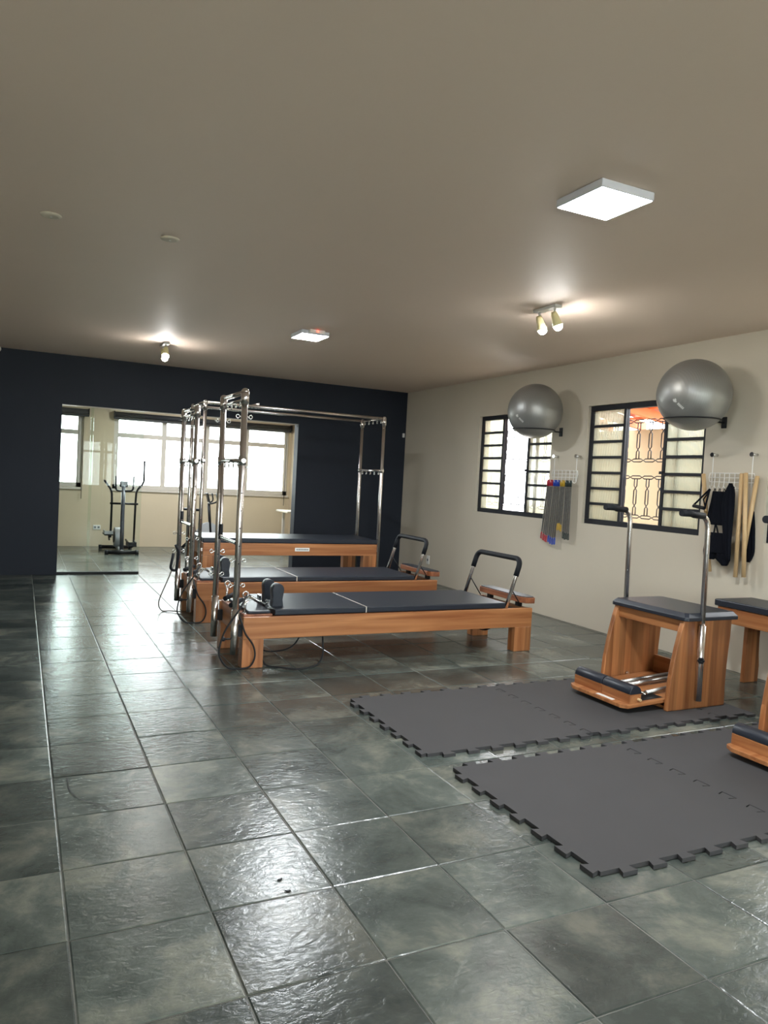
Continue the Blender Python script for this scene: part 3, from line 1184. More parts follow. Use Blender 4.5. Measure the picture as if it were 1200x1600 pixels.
# ------------------------------------------------------------------ wooden step chairs with pedal
def make_chair():
    yn, yf = 3.28, 3.88
    R = thing('pedal_chair', (3.83, 3.58, 0.0165),
              'wooden pedal exercise chair with steel handle poles standing on the far mat strip', 'exercise chair',
              'wooden pedal chairs')
    z0, zt = 0.0165, 0.572
    front = [(3.592, 0.0), (3.598, .10), (3.606, .20), (3.622, .30), (3.643, .40), (3.668, .50), (3.688, .556)]
    rear = [(4.108, .556), (4.106, .45), (4.098, .36), (4.090, .25), (4.088, .12), (4.090, 0.0)]
    prof = [(x, z + z0) for x, z in front + rear]
    for ya, yb in ((yn, yn + 0.032), (yf - 0.032, yf)):
        MB().prism(prof, 'y', ya, yb).build('side_panel', 'wood_z', R, 0.006, 2)
    # chamfered seat
    a, b, c, d = 3.668, 4.135, yn - 0.035, yf + 0.02
    ch = 0.022

    def rect(x0, x1, y0, y1, z):
        rr = 0.018
        return [(x0 + rr, y0, z), (x1 - rr, y0, z), (x1, y0 + rr, z), (x1, y1 - rr, z), (x1 - rr, y1, z), (x0 + rr, y1, z),
                (x0, y1 - rr, z), (x0, y0 + rr, z)]
    MB().loft([rect(a, b, c, d, 0.574), rect(a, b, c, d, 0.596), rect(a + ch, b - ch, c + ch, d - ch, 0.622)], False) \
        .build('seat_cushion', 'vinyl', R, 0.004, 2)
    MB().box(3.70, 3.728, yn + 0.032, yf - 0.032, 0.495, 0.572).build('front_apron', 'wood_y', R, 0.003)
    MB().box(4.05, 4.075, yn + 0.032, yf - 0.032, 0.495, 0.572).build('rear_apron', 'wood_y', R, 0.003)
    MB().box(4.05, 4.075, yn + 0.032, yf - 0.032, z0, 0.215).build('rear_rail', 'wood_y', R, 0.003)
    MB().box(3.62, 4.05, yn + 0.032, yf - 0.032, z0 + 0.002, z0 + 0.02).build('base_board', 'wood_x', R)
    # pedal: a board hinged at the rear, its corners cut, with a dark slot
    yp0, yp1 = yn + 0.04, yf - 0.04
    th = math.atan2(0.045, 0.75)

    def pz(x):
        return 0.044 + (x - 3.285) * 0.05
    poly = [(3.285, yp0 + .04), (3.312, yp0), (4.02, yp0), (4.02, yp1), (3.312, yp1), (3.285, yp1 - .05)]
    P = MB().loft([[(x, y, pz(x)) for x, y in poly], [(x, y, pz(x) + 0.024) for x, y in poly]], False)
    ped = P.build('pedal', 'wood_x', R, 0.004, 2)
    q0, q1 = yp0 + 0.03, yp0 + 0.12
    sl = [(3.43, q0), (3.62, q0), (3.62, q1), (3.43, q1)]
    MB().loft([[(x, y, pz(x) + 0.0243) for x, y in sl], [(x, y, pz(x) + 0.0255) for x, y in sl]], False) \
        .build('slot', 'black', ped)
    pl = [(3.296, 3.44), (3.322, 3.44), (3.322, 3.585), (3.296, 3.585)]
    MB().loft([[(x, y, pz(x) + 0.0243) for x, y in pl], [(x, y, pz(x) + 0.0253) for x, y in pl]], False) \
        .build('name_plate', 'white', ped)
    mid = (yp0 + yp1) / 2
    for ya, yb in ((yp0 + .012, mid - .004), (mid + .004, yp1 - .008)):
        xb0, xb1 = 3.335, 3.425
        zb = pz(xb0) + 0.024
        blk = MB().box(xb0, xb1, ya, yb, zb, zb + 0.055).build('pedal_block', 'wood_y', R, 0.002)
        prof2 = [(xb0, zb + 0.056)]
        for k in range(11):
            an = PI - PI * k / 10
            prof2.append(((xb0 + xb1) / 2 + 0.045 * math.cos(an), zb + 0.066 + 0.04 * math.sin(an)))
        prof2.append((xb1, zb + 0.056))
        MB().prism(prof2, 'y', ya, yb, True).build('pad', 'vinyl', blk, 0.003)
    MB().cyl((3.40, yp0 - .012, pz(3.4) + .045), (3.40, yp0 + .03, pz(3.4) + .045), 0.009, 10).build('dowel', 'stick', R)
    # steel springs with T hooks lying on the pedal
    zs = pz(3.6) + 0.04
    for (x, y, yy2) in ((3.52, 3.66, 3.60), (3.53, 3.60, 3.53), (3.50, 3.42, 3.385)):
        m = MB().cyl((x + 0.05, y, zs), (3.98, yy2 + .05, zs + 0.03), 0.014, 12)
        m.cyl((x, y, zs), (x + .06, y, zs), 0.006, 8)
        sp = m.build('spring', 'coil', R)
        MB().cyl((x - .005, y + .045, zs + .012), (x + .01, y - .045, zs + .004), 0.0085, 10).build('hook', 'chrome', sp)
    for z, x in ((0.10, 3.80), (0.49, 3.76)):
        MB().cyl((x, yf - 0.033, z), (x, yf - 0.05, z), 0.012, 10).build('bolt', 'chrome', R)
    # handle poles
    for y, s in ((yn - 0.026, -1), (yf + 0.026, 1)):
        x = 3.815
        po = MB().tube(round_path([(x, y, 0.40), (x - .015, y, 1.222), (3.60, y, 1.236)], 0.085, 8), 0.0165, 14) \
            .build('handle_pole', 'steel', R)
        MB().tube(round_path([(x - .055, y, 1.222), (3.67, y, 1.228), (3.655, y, 1.234), (3.57, y, 1.236)], 0.01, 3), 0.0205, 12) \
            .build('grip', 'foam', po)
        MB().cyl((x + .004, y, 0.075), (x, y, 0.545), 0.0215, 16).build('pole_sleeve', 'steel', R)
        k = MB().cyl((x - .012, y + s * .012, 0.335), (x - .028, y + s * .03, 0.335), 0.010, 10)
        for q in range(6):
            an = 2 * PI * q / 6
            k.sphere((x - .03 + .010 * math.cos(an), y + s * .033 + s * .008 * math.cos(an), 0.335 + .013 * math.sin(an)), 0.009, 8, 6)
        k.build('clamp_knob', 'black', R)
    return R


ch1 = make_chair()
ch2 = copy_tree(ch1)
ch2.location = (ch1.location.x + 0.02, ch1.location.y - 1.20, ch1.location.z)
ch2['label'] = 'wooden pedal exercise chair cut off at the right edge, on the near mat strip'

# padded wooden bench by the right wall
bn = thing('padded_bench', (4.79, 3.36, 0), 'padded wooden bench with curved legs at the right edge, against the beige wall', 'bench')
MB().box(4.60, 4.995, 2.85, 3.835, 0.553, 0.602).build('cushion', 'vinyl', bn, 0.008, 2)
for xa, xb in ((4.615, 4.645), (4.955, 4.985)):
    MB().box(xa, xb, 2.87, 3.815, 0.44, 0.551).build('apron', 'wood_y', bn, 0.003)
for ya, yb in ((2.87, 2.9), (3.785, 3.815)):
    MB().box(4.645, 4.955, ya, yb, 0.46, 0.551).build('apron', 'wood_x', bn, 0.003)
for xa, s in ((4.79, 1), (4.635, 1)):
    for ya in ((3.69, 2.93) if xa > 4.7 else (3.775, 2.89)):
        pr = [(xa, 0.0), (xa + .15, 0.0), (xa + .155, .12), (xa + .145, .20), (xa + .140, .32), (xa + .145, .46), (xa + .01, .46)]
        if xa < 4.7:
            pr = [(4.647, 0.0), (4.70, 0.0), (4.705, .12), (4.70, .2), (4.695, .46), (4.65, .46)]
        MB().prism(pr, 'y', ya, ya + 0.035).build('leg', 'wood_z', bn, 0.004)


# ------------------------------------------------------------------ exercise balls on wall brackets
def ball(yc, zc, label, blabel, xc=4.70, r=0.277, plate=None):
    t = thing('exercise_ball', (xc, yc, zc), label, 'exercise ball', 'silver exercise balls')
    MB().sphere((xc, yc, zc), r, 64, 40).build('shell', 'ball', t)
    # pale print on the side facing the room
    e = Vector((xc, yc, zc))

    def onball(u, v):
        d = Vector((-0.78, -0.55, -0.28)).normalized()
        a = d.cross(Vector((0, 0, 1))).normalized()
        b = a.cross(d)
        return e + (d + a * u + b * v).normalized() * (r + 0.0012)
    m = MB()
    ca, sa = math.cos(PI + 0.75), math.sin(PI + 0.75)

    def stroke(u0, u1, v0, v1):
        q = []
        for (u, v) in ((u0, v0), (u1, v0), (u1, v1), (u0, v1)):
            q.append(onball(0.34 + u * ca - v * sa, -0.03 + u * sa + v * ca))
        m.add(q, [(0, 1, 2, 3)])
    for k in range(5):
        stroke(0.06 + k * 0.045, 0.095 + k * 0.045, -0.035, 0.035)
    stroke(-0.10, -0.04, -0.05, 0.06)
    stroke(-0.04, 0.0, -0.02, 0.03)
    stroke(-0.13, -0.10, 0.0, 0.05)
    m.build('print', 'logo', t)
    b = thing('ball_bracket', (XR - 0.02, yc - .03, zc - 0.2), blabel, 'wall bracket', 'black ball brackets')
    zr = zc - 0.19
    R = math.sqrt(r * r - 0.19 ** 2) + 0.008
    yp = yc - 0.03 if plate is None else plate
    MB().ring((xc, yc, zr), (0, 0, 1), R, 0.006, 40, 8).build('ring', 'black', b)
    MB().cyl((xc + R * .98, yc - .03, zr), (XR - 0.012, yp, zr), 0.007, 10).build('arm', 'black', b)
    MB().box(XR - 0.014, XR - 0.001, yp - .022, yp + .022, zr - .045, zr + .045).build('wall_plate', 'black', b, 0.003)
    return t


ball(4.245, 2.128, 'silver exercise ball with pale print, on the bracket above the near louvre window',
     'black wall bracket with ring under the nearer silver ball')
ball(6.25, 2.122, 'silver exercise ball farther away, in front of the far louvre window',
     'black wall bracket with ring under the farther silver ball')


# ------------------------------------------------------------------ wall racks
def rack(ya, yb, label, hooks):
    """ya > yb: left and right studs as seen from the room"""
    x = 4.985
    t = thing('wire_rack', (x, (ya + yb) / 2, 1.42), label, 'wire rack', 'white wire racks on the right wall')
    for y in (ya, yb):
        s = MB().cyl((XR - 0.001, y, 1.68), (x - .012, y, 1.68), 0.012, 12).cyl((x - .012, y, 1.68), (x - .02, y, 1.68), 0.018, 12)
        s.build('stud', 'chrome', t)
        MB().cyl((x, y, 1.69), (x, y, 1.43), 0.0035, 8).build('hanging_rod', 'white', t)
    for z in (1.535, 1.50, 1.465):
        MB().cyl((x, ya + .02, z), (x, yb - .02, z), 0.003, 8).build('wire', 'white', t)
    for y in (ya + .02, yb - .02):
        MB().tube([(x, y, 1.535), (x, y + (0.01 if y == ya + .02 else -0.01), 1.50), (x, y, 1.465)], 0.003, 8).build('wire', 'white', t)
    for y in hooks:
        MB().tube(smooth_path([(x, y, 1.537), (x, y, 1.46), (x - .012, y, 1.418), (x - .04, y, 1.412), (x - .052, y, 1.432)], 5),
                  0.003, 8).build('hook', 'white', t)
    return t


H1 = [6.235, 6.175, 6.115, 6.055, 5.995, 5.935, 5.885]
rack(6.245, 5.90, 'white wire wall rack holding the long colour-coded springs', H1)
H2 = [4.235, 4.19, 4.145, 4.10, 4.05, 4.00]
rack(4.262, 3.90, 'white wire wall rack holding black slings and wooden sticks', H2)


def coil_mesh(length, turns, R=0.0085, r=0.0022):
    pts = []
    n = turns * 8
    for k in range(n + 1):
        a = 2 * PI * k / 8
        pts.append((R * math.cos(a), R * math.sin(a), -length * k / n))
    return MB().tube(pts, r, 4)


# colour, y top, y bottom, top z, bottom z
SPR = []
tops = [('red', 6.285), ('red', 6.262), ('red', 6.239), ('red', 6.214), ('blue', 6.183), ('blue', 6.158), ('blue', 6.133),
        ('blue', 6.108), ('yellow', 6.076), ('yellow', 6.052), ('yellow', 6.028), ('black', 5.996), ('black', 5.972),
        ('black', 5.948), ('black', 5.924)]
bots = [6.372, 6.335, 6.305, 6.28, 6.245, 6.21, 6.172, 6.135, 6.10, 6.075, 6.048, 6.0, 5.972, 5.945, 5.915]
blen = [0.60, 0.615, 0.625, 0.63, 0.625, 0.64, 0.645, 0.64, 0.49, 0.485, 0.50, 0.565, 0.575, 0.57, 0.575]
ordw = ['first', 'second', 'third', 'fourth']
cnt = {}
coils = {}
for (colr, yt), yb_, ln in zip(tops, bots, blen):
    k = cnt.get(colr, 0)
    cnt[colr] = k + 1
    name = {'red': 'red', 'blue': 'blue', 'yellow': 'yellow', 'black': 'black'}[colr]
    o = thing('exercise_spring', (4.95, yt, 1.415),
              'grey coil spring with %s ends, %s %s one from the left' % (name, ordw[k], name),
              'exercise spring', 'coil springs hanging on the rack')
    mat = {'red': 'red', 'blue': 'blue', 'yellow': 'yellow', 'black': 'teal'}[colr]
    key = round(ln, 3)
    dx = 0.0
    hang = ln - 0.12
    tilt = math.atan2((yb_ - yt) * 0.75, ln)
    # built straight down, then the whole spring is tilted
    base = Vector(o.location)
    m = MB()
    m.tube([base + Vector((dx, 0, 0.02)), base + Vector((dx, 0.004, 0.0)), base + Vector((dx, 0, -0.045))], [0.007, 0.0115, 0.009], 8)
    m.build('end_grip', mat, o)
    if key not in coils:
        c = coil_mesh(hang, int(hang / 0.0072))
        c.v = [tuple(Vector(p) + base + Vector((dx, 0, -0.05))) for p in c.v]
        co = c.build('coil', 'coil', o)
        coils[key] = co.data
    else:
        co = bpy.data.objects.new('coil', coils[key])
        COL.objects.link(co)
        co.parent = o
    MB().cyl(base + Vector((dx, 0, -0.05)), base + Vector((dx, 0, -0.05 - hang)), 0.0062, 8).build('core_cord', 'black', o)
    e = base + Vector((dx, 0, -0.05 - hang))
    m = MB().tube(round_path([e, e + Vector((0, 0.008, -0.02)), e + Vector((0, 0.008, -0.07)), e + Vector((0, -0.008, -0.07)),
                              e + Vector((0, -0.008, -0.02)), e], 0.006, 3), 0.0042, 8)
    m.build('end_grip', mat, o)
    o.rotation_euler = (tilt, 0, 0)

# wooden sticks leaning in the second rack
STK = [((4.965, 4.330, 1.523), (4.975, 4.215, 0.746), 'pale wooden exercise stick at the left of the black slings'),
       ((4.945, 3.957, 1.532), (4.945, 3.949, 0.739), 'pale wooden exercise stick directly right of the black slings'),
       ((4.945, 3.921, 1.536), (4.945, 3.876, 0.748), 'pale wooden exercise stick, middle one of the three at right'),
       ((4.985, 3.852, 1.516), (4.984, 3.925, 0.90), 'pale wooden exercise stick slanting behind the two upright ones')]
for a, b, lab in STK:
    a, b = Vector(a), Vector(b)
    root = thing('exercise_stick', b, lab, 'wooden stick', 'wooden sticks on the rack')
    MB().cyl(a, b, 0.0165, 14).build('shaft', 'stick', root)
    MB().cyl(a, a + (a - b).normalized() * 0.003, 0.0145, 14).build('end_cap', 'stick', root)


# black slings hanging on the second rack: cloth profiles in the YZ plane with soft folds
def cloth(profile, x, thick, seed, folds=9.0, nz=14, ny=10):
    """profile: list of (z, yleft, yright) from top to bottom"""
    rnd = random.Random(seed)
    ph = rnd.uniform(0, 6)
    zs = [p[0] for p in profile]
    rows = []
    for i in range(nz + 1):
        z = zs[0] + (zs[-1] - zs[0]) * i / nz
        for k in range(len(profile) - 1):
            if profile[k][0] >= z >= profile[k + 1][0] - 1e-9:
                f = (profile[k][0] - z) / (profile[k][0] - profile[k + 1][0])
                l = profile[k][1] * (1 - f) + profile[k + 1][1] * f
                r = profile[k][2] * (1 - f) + profile[k + 1][2] * f
                break
        ring = []
        for j in range(ny + 1):
            s = j / ny
            y = l + (r - l) * s
            ring.append((x - thick * (0.35 + 0.65 * math.sin(PI * s)) - 0.008 * math.sin(folds * s * 2 + ph + z * 6), y, z))
        for j in range(ny, -1, -1):
            s = j / ny
            ring.append((x + 0.004, l + (r - l) * s, z))
        rows.append(ring)
    return MB().loft(rows)


t = thing('exercise_sling', (4.94, 4.15, 1.42), 'short black cloth sling hanging from the middle hooks of the rack', 'sling', 'black slings on the rack')
cloth([(1.39, 4.205, 4.085), (1.30, 4.215, 4.075), (1.20, 4.235, 4.065), (1.125, 4.245, 4.06)], 4.945, 0.02, 1).build('cloth', 'fabric', t)
for y in (4.19, 4.145, 4.10):
    MB().tube([(4.940, y + .008, 1.385), (4.943, y + .003, 1.413), (4.945, y - .003, 1.413), (4.940, y - .008, 1.385)], 0.003, 6).build('strap', 'fabric', t)
t = thing('exercise_sling', (4.92, 4.02, 1.45), 'long pointed black cloth sling beside the wooden sticks', 'sling', 'black slings on the rack')
cloth([(1.455, 4.010, 3.995), (1.40, 4.040, 3.965), (1.30, 4.065, 3.962), (1.15, 4.055, 3.965), (0.98, 4.025, 3.968), (0.86, 3.995, 3.965)],
      4.894, 0.022, 2).build('cloth', 'fabric', t)
MB().tube([(4.886, 4.006, 1.445), (4.918, 4.004, 1.428), (4.938, 4.0, 1.421), (4.918, 3.998, 1.428), (4.888, 3.998, 1.445)], 0.003, 6).build('strap', 'fabric', t)
t = thing('exercise_sling', (4.93, 4.13, 1.10), 'bulky black cloth pouch with two rounded lobes at the bottom of the rack', 'sling', 'black slings on the rack')
cloth([(1.065, 4.20, 4.02), (1.00, 4.235, 4.01), (0.92, 4.25, 4.005), (0.905, 4.25, 4.005)], 4.945, 0.035, 3).build('cloth', 'fabric', t)
cloth([(0.906, 4.25, 4.135), (0.87, 4.245, 4.14), (0.852, 4.225, 4.155)], 4.945, 0.035, 4, nz=6).build('lobe', 'fabric', t)
cloth([(0.906, 4.14, 4.005), (0.86, 4.13, 4.01), (0.83, 4.085, 4.02), (0.815, 4.06, 4.03)], 4.945, 0.033, 5, nz=6).build('lobe', 'fabric', t)
MB().tube(smooth_path([(4.94, 4.17, 1.06), (4.935, 4.16, 1.10), (4.935, 4.155, 1.128), (4.936, 4.14, 1.10), (4.94, 4.13, 1.06)], 5), 0.006, 8).build('strap', 'fabric', t)
t = thing('exercise_sling', (4.95, 3.93, 1.0), 'black cloth sling mostly hidden behind the upright wooden sticks', 'sling', 'black slings on the rack')
cloth([(1.25, 3.925, 3.885), (1.10, 3.955, 3.865), (0.95, 3.965, 3.855), (0.90, 3.96, 3.865), (0.86, 3.94, 3.89)], 5.018, 0.006, 6).build('cloth', 'fabric', t)
t = thing('hand_strap', (4.93, 4.28, 1.30), 'black triangular hand strap loop at the left of the slings', 'hand strap')
tri = [(4.943, 4.240, 1.405), (4.90, 4.355, 1.265), (4.893, 4.232, 1.25)]
MB().tube(round_path(tri + [tri[0]], 0.012, 4), 0.0075, 8).build('webbing', 'fabric', t)
MB().cyl((4.90, 4.350, 1.264), (4.893, 4.236, 1.25), 0.0145, 12).build('handle', 'foam', t)
MB().tube([(4.945, 4.236, 1.40), (4.905, 4.262, 1.32), (4.893, 4.225, 1.25)], 0.006, 8).build('webbing', 'fabric', t)


# ------------------------------------------------------------------ lights on the ceiling
def panel_light(x0, x1, y0, y1, label, led=False):
    t = thing('ceiling_panel_light', ((x0 + x1) / 2, (y0 + y1) / 2, ZC), label, 'ceiling light', 'square panel lights on the ceiling')
    z0 = ZC - 0.04
    MB().prism([(x0, y0), (x1, y0), (x1, y1), (x0, y1)], 'z', z0 + .003, ZC - .001).build('housing', 'housing', t, 0.004, 2)
    MB().add([(x0 + .007, y0 + .007, z0 + .0022), (x0 + .007, y1 - .007, z0 + .0022), (x1 - .007, y1 - .007, z0 + .0022), (x1 - .007, y0 + .007, z0 + .0022)],
             [(0, 1, 2, 3)]).build('diffuser', 'panel_glow', t)
    if led:
        m = MB().box(x0 + .06, x1 - .06, y0 - .05, y0 - .004, ZC - .03, ZC - .001).build('sensor_box', 'white', t, 0.003)
        MB().sphere(((x0 + x1) / 2, y0 - .052, ZC - .016), 0.008, 12, 8).build('indicator', 'led', m)
    return t


panel_light(2.11, 2.40, 2.45, 2.745, 'square lit panel light on the ceiling, the nearer and larger one')
panel_light(2.18, 2.44, 6.30, 6.60, 'small square lit panel light with red indicator on the ceiling above the beds', True)


panel_light(2.2, 2.5, 11.2, 11.5, 'added square fill light on the far room ceiling, unseen above the opening')  # added fill to brighten the far room; no lamp is visible there


def spot_lamp(cx, cy, dirs, label):
    t = thing('spot_lamp', (cx, cy, ZC), label, 'spotlight', 'twin spotlights on the ceiling')
    MB().box(cx - .03, cx + .03, cy - .125, cy + .125, ZC - .022, ZC - .001).build('ceiling_base', 'white', t, 0.004, 2)
    for s, d in zip((-1, 1), dirs):
        p = Vector((cx, cy + s * 0.085, ZC - .022))
        d = Vector(d).normalized()
        j = p + Vector((0, 0, -0.045))
        MB().cyl(p, j, 0.008, 10).build('stem', 'white', t)
        a = j - d * 0.02
        hd = MB().tube([a, a + d * 0.02, a + d * 0.06, a + d * 0.10], [0.017, 0.024, 0.028, 0.036], 20)
        head = hd.build('lamp_head', 'cream', t)
        MB().sphere(a + d * 0.104, 0.031, 20, 14).build('bulb', 'bulb_glow', head)
    return t


spot_lamp(3.33, 4.36, [(0.35, -0.15, -1), (0.35, -0.1, -1)], 'twin spotlight with two cream heads on the ceiling near the right wall')
spot_lamp(1.30, 8.03, [(-0.1, -0.5, -1), (0.2, -0.45, -1)], 'twin spotlight with lit heads on the ceiling near the dark wall')

for (x, y, lab) in ((0.105, 4.35, 'round off-white ceiling cover plate, left one of the pair'),
                    (0.715, 4.38, 'round off-white ceiling cover plate, right one of the pair')):
    t = thing('ceiling_cover', (x, y, ZC), lab, 'cover plate', 'round cover plates on the ceiling')
    MB().tube([(x, y, ZC - .001), (x, y, ZC - .008), (x, y, ZC - .012)], [0.052, 0.050, 0.035], 28).build('plate', 'beige', t)
    MB().cyl((x, y, ZC - .012), (x, y, ZC - .0135), 0.006, 10).build('screw', 'white', t)

# small wall fittings
t = thing('motion_sensor', (4.985, YB - .02, 2.0), 'small white sensor on the dark wall beside the room corner', 'sensor')
MB().box(4.975, 5.005, YB - .022, YB - .001, 1.975, 2.035).build('body', 'white', t, 0.004, 2)
MB().sphere((4.99, YB - .022, 2.02), 0.011, 12, 8).build('lens', 'white', t)
t = thing('security_camera', (-0.27, YB - .03, 2.575), 'small white dome camera at the top left of the dark wall', 'camera')
MB().cyl((-0.27, YB - .001, 2.60), (-0.27, YB - .03, 2.60), 0.03, 16).build('mount', 'white', t)
MB().sphere((-0.27, YB - .05, 2.60), 0.034, 16, 12).build('dome', 'white', t)


def outlet(c, axis, label, w_=0.115, h_=0.075):
    t = thing('wall_outlet', c, label, 'outlet', 'white wall outlets')
    c = Vector(c)
    if axis == 'y':
        MB().box(c.x - w_ / 2, c.x + w_ / 2, c.y - .010, c.y - .001, c.z - h_ / 2, c.z + h_ / 2).build('plate', 'white', t, 0.003, 2)
        for s in (-1, 1):
            MB().box(c.x + s * .028 - .016, c.x + s * .028 + .016, c.y - .0125, c.y - .0102, c.z - .016, c.z + .016).build('socket', 'ink', t)
    else:
        MB().box(c.x - .010, c.x - .001, c.y - h_ / 2, c.y + h_ / 2, c.z - w_ / 2, c.z + w_ / 2).build('plate', 'white', t, 0.003, 2)
        MB().box(c.x - .0125, c.x - .0102, c.y - .016, c.y + .016, c.z - .016, c.z + .016).build('socket', 'ink', t)


outlet((1.16, YW, 0.315), 'y', 'double white outlet on the far wall beside the elliptical trainer')
outlet((XR, 8.86, 0.29), 'x', 'single white outlet low on the right wall behind the middle bed')


# ------------------------------------------------------------------ elliptical trainer in the far room
E_ = thing('elliptical_trainer', (1.42, 12.3, 0), 'black and silver elliptical trainer standing behind the glass', 'elliptical trainer')
for y, xa, xb in ((11.92, 1.175, 1.665), (12.72, 1.16, 1.665)):
    ft = MB().tube([(xa + .03, y, 0.035), (xb - .03, y, 0.035)], 0.03, 14).build('foot_bar', 'black', E_)
    MB().tube([(xa, y, 0.036), (xa + .05, y, 0.036)], 0.036, 14).build('end_cap', 'black', ft)
    MB().tube([(xb - .05, y, 0.036), (xb, y, 0.036)], 0.036, 14).build('end_cap', 'black', ft)
MB().tube([(1.42, 11.92, 0.05), (1.42, 12.72, 0.06)], 0.028, 12).build('spine', 'silver', E_)
MB().tube(round_path([(1.42, 11.95, 0.05), (1.425, 12.03, 0.5), (1.428, 12.05, 1.06)], 0.1), 0.03, 14).build('mast', 'gun', E_)
c = MB().obox((1.43, 12.04, 1.07), (0.058, 0, 0), (0, 0.012, 0.006), (0, -0.018, 0.042)).build('console', 'black', E_, 0.006, 2)
MB().obox((1.43, 12.052, 1.078), (0.04, 0, 0), (0, 0.0012, 0.0006), (0, -0.012, 0.026)).build('screen', 'ink', c)
MB().tube(round_path([(1.308, 12.0, 1.19), (1.312, 12.0, 0.968), (1.43, 12.05, 0.962), (1.562, 12.0, 0.972), (1.566, 12.0, 1.195)], 0.05), 0.014, 12) \
    .build('fixed_handlebar', 'black', E_)
MB().tube([(1.245, 12.1, 0.768), (1.655, 12.1, 0.768)], 0.016, 12).build('axle', 'black', E_)
MB().tube(round_path([(1.727, 12.1, 1.44), (1.732, 12.1, 1.10), (1.625, 12.1, 0.975), (1.617, 12.1, 0.77), (1.618, 12.15, 0.12)], 0.06), 0.016, 12) \
    .build('swing_arm', 'black', E_)
MB().tube(round_path([(1.150, 12.1, 1.12), (1.265, 12.1, 0.965), (1.272, 12.1, 0.77), (1.277, 12.18, 0.24)], 0.06), 0.016, 12) \
    .build('swing_arm', 'black', E_)
prof = [(12.42 + 0.17 * math.cos(2 * PI * k / 24), 0.225 + 0.155 * math.sin(2 * PI * k / 24)) for k in range(24)]
hs = MB().prism(prof, 'x', 1.355, 1.46, True).build('flywheel_housing', 'silver', E_, 0.012, 2)
prof = [(12.42 + 0.10 * math.cos(2 * PI * k / 20), 0.225 + 0.09 * math.sin(2 * PI * k / 20)) for k in range(20)]
MB().prism(prof, 'x', 1.345, 1.470, True).build('hub_cover', 'black', hs)
for x, z in ((1.25, 0.27), (1.60, 0.10)):
    pe = MB().box(x - .065, x + .065, 12.12, 12.45, z, z + .022).build('pedal', 'black', E_, 0.006, 2)
    MB().box(x - .062, x - .052, 12.13, 12.44, z + .0225, z + .07).box(x + .052, x + .062, 12.13, 12.44, z + .0225, z + .07) \
        .box(x - .052, x + .052, 12.13, 12.14, z + .0225, z + .07).build('pedal_rim', 'silver' if z > .2 else 'black', pe)
    MB().tube([(x, 12.14, z - .005), (x + (0.05 if x < 1.4 else -0.05), 12.55, 0.17)], 0.014, 10).build('pedal_rail', 'black', E_)

# spinning bike in the far room
B_ = thing('exercise_bike', (2.75, 12.45, 0), 'black exercise bike behind the steel posts in the far room', 'exercise bike')
for x in (2.42, 3.06):
    MB().tube([(x, 12.22, 0.035), (x, 12.68, 0.035)], 0.03, 12).build('foot_bar', 'black', B_)
MB().tube(round_path([(2.42, 12.45, 0.06), (2.62, 12.45, 0.25), (2.90, 12.45, 0.30), (3.06, 12.45, 0.06)], 0.06), 0.026, 12).build('frame', 'black', B_)
MB().tube([(2.88, 12.45, 0.28), (2.83, 12.45, 0.80)], 0.024, 12).build('head_post', 'black', B_)
MB().tube([(2.62, 12.45, 0.25), (2.58, 12.45, 0.66)], 0.022, 12).build('seat_post', 'black', B_)
se = []
for f, hw, zz in ((0, .02, 0), (.08, .03, .005), (.16, .06, .008), (.24, .08, .012), (.28, .05, .012)):
    x = 2.70 - f
    se.append([(x, 12.45 + hw * math.cos(a), 0.685 + zz + 0.022 * math.sin(a)) for a in [2 * PI * k / 12 for k in range(12)]])
MB().loft(se).build('saddle', 'black', B_)
c = MB().obox((2.81, 12.45, 0.90), (0.012, 0, 0.004), (0, 0.06, 0), (-0.02, 0, 0.075)).build('console', 'black', B_, 0.005, 2)
for s in (-1, 1):
    MB().tube(round_path([(2.83, 12.45, 0.80), (2.84, 12.45 + s * .10, 0.80), (2.94, 12.45 + s * .16, 0.84), (2.915, 12.45 + s * .16, 0.97)], 0.05), 0.013, 10) \
        .build('handlebar', 'black', B_)
fl = [(2.84 + 0.17 * math.cos(2 * PI * k / 28), 0.32 + 0.17 * math.sin(2 * PI * k / 28)) for k in range(28)]
MB().prism(fl, 'y', 12.435, 12.465, True).build('flywheel', 'silver', B_, 0.004)
MB().tube([(2.66, 12.38, 0.30), (2.66, 12.52, 0.30)], 0.035, 14).build('crank_hub', 'black', B_)
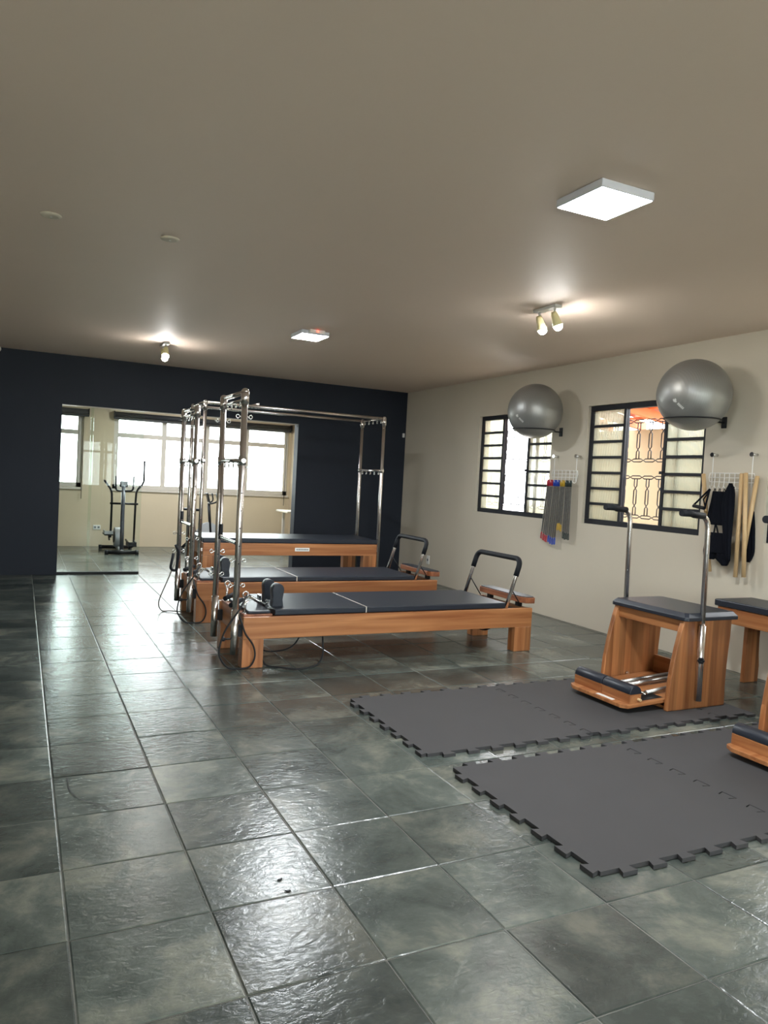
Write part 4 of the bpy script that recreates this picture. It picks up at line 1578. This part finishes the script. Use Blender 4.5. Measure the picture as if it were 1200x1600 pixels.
for s, dz in ((-1, -.12), (1, .12)):
    cr = MB().obox((2.66 + dz * .4, 12.45 + s * .09, 0.30 + dz * .6), (abs(dz) * .5, 0, dz * .55), (0, .007, 0), (0.010, 0, -0.010)).build('crank', 'silver', B_)
    MB().box(2.61 + dz * .8, 2.71 + dz * .8, 12.45 + s * .14 - .04, 12.45 + s * .14 + .04, 0.295 + dz * 1.15, 0.32 + dz * 1.15).build('pedal', 'black', cr, 0.004)

# desk end at the right of the far room
D_ = thing('desk', (4.18, 11.9, 0), 'cream desk end with pale legs at the right of the far room', 'desk')
MB().box(3.90, BRX - .002, 11.55, 12.15, 0.725, 0.752).build('desk_top', 'desk', D_, 0.003)
for x, y in ((4.02, 12.10), (4.02, 11.60), (4.40, 12.10), (4.40, 11.60)):
    MB().box(x - .02, x + .02, y - .02, y + .02, 0, 0.7245).build('leg', 'alu', D_)

# a crack across one slate tile and two dark scraps on the floor
cp = smooth_path([(0.217, 3.385, 0), (0.220, 3.247, 0), (0.247, 3.16, 0), (0.296, 3.093, 0), (0.350, 3.012, 0)], 5)
vs_, fs_ = [], []
for i, p in enumerate(cp):
    d = (cp[min(i + 1, len(cp) - 1)] - cp[max(i - 1, 0)]).normalized()
    nrm = Vector((-d.y, d.x, 0))
    hw = 0.0020 + 0.0009 * math.sin(i * 1.7)
    vs_ += [p + nrm * hw + Vector((0, 0, 0.0012)), p - nrm * hw + Vector((0, 0, 0.0012))]
for i in range(len(cp) - 1):
    fs_.append((2 * i, 2 * i + 1, 2 * i + 3, 2 * i + 2))
MB().add(vs_, fs_).build('crack', 'black', floor)
for (x, y, a, lab) in ((0.81, 2.298, 0.4, 'tiny dark scrap on a slate tile, the one farther from the camera'),
                       (0.813, 2.223, -0.2, 'tiny dark scrap on a tile joint, the one nearer the camera')):
    ring0, ring1 = [], []
    for k in range(9):
        an = 2 * PI * k / 9
        rr_ = 0.008 * (1 + 0.35 * math.sin(3 * an + a))
        px_, py_ = 1.25 * rr_ * math.cos(an), 0.7 * rr_ * math.sin(an)
        qx, qy = px_ * math.cos(a) - py_ * math.sin(a), px_ * math.sin(a) + py_ * math.cos(a)
        ring0.append((x + qx, y + qy, 0.0008))
        ring1.append((x + qx * .7, y + qy * .7, 0.004))
    tag(MB().loft([ring0, ring1], False).build('floor_scrap', 'black'), lab, 'scrap', 'dark scraps on the slate floor')
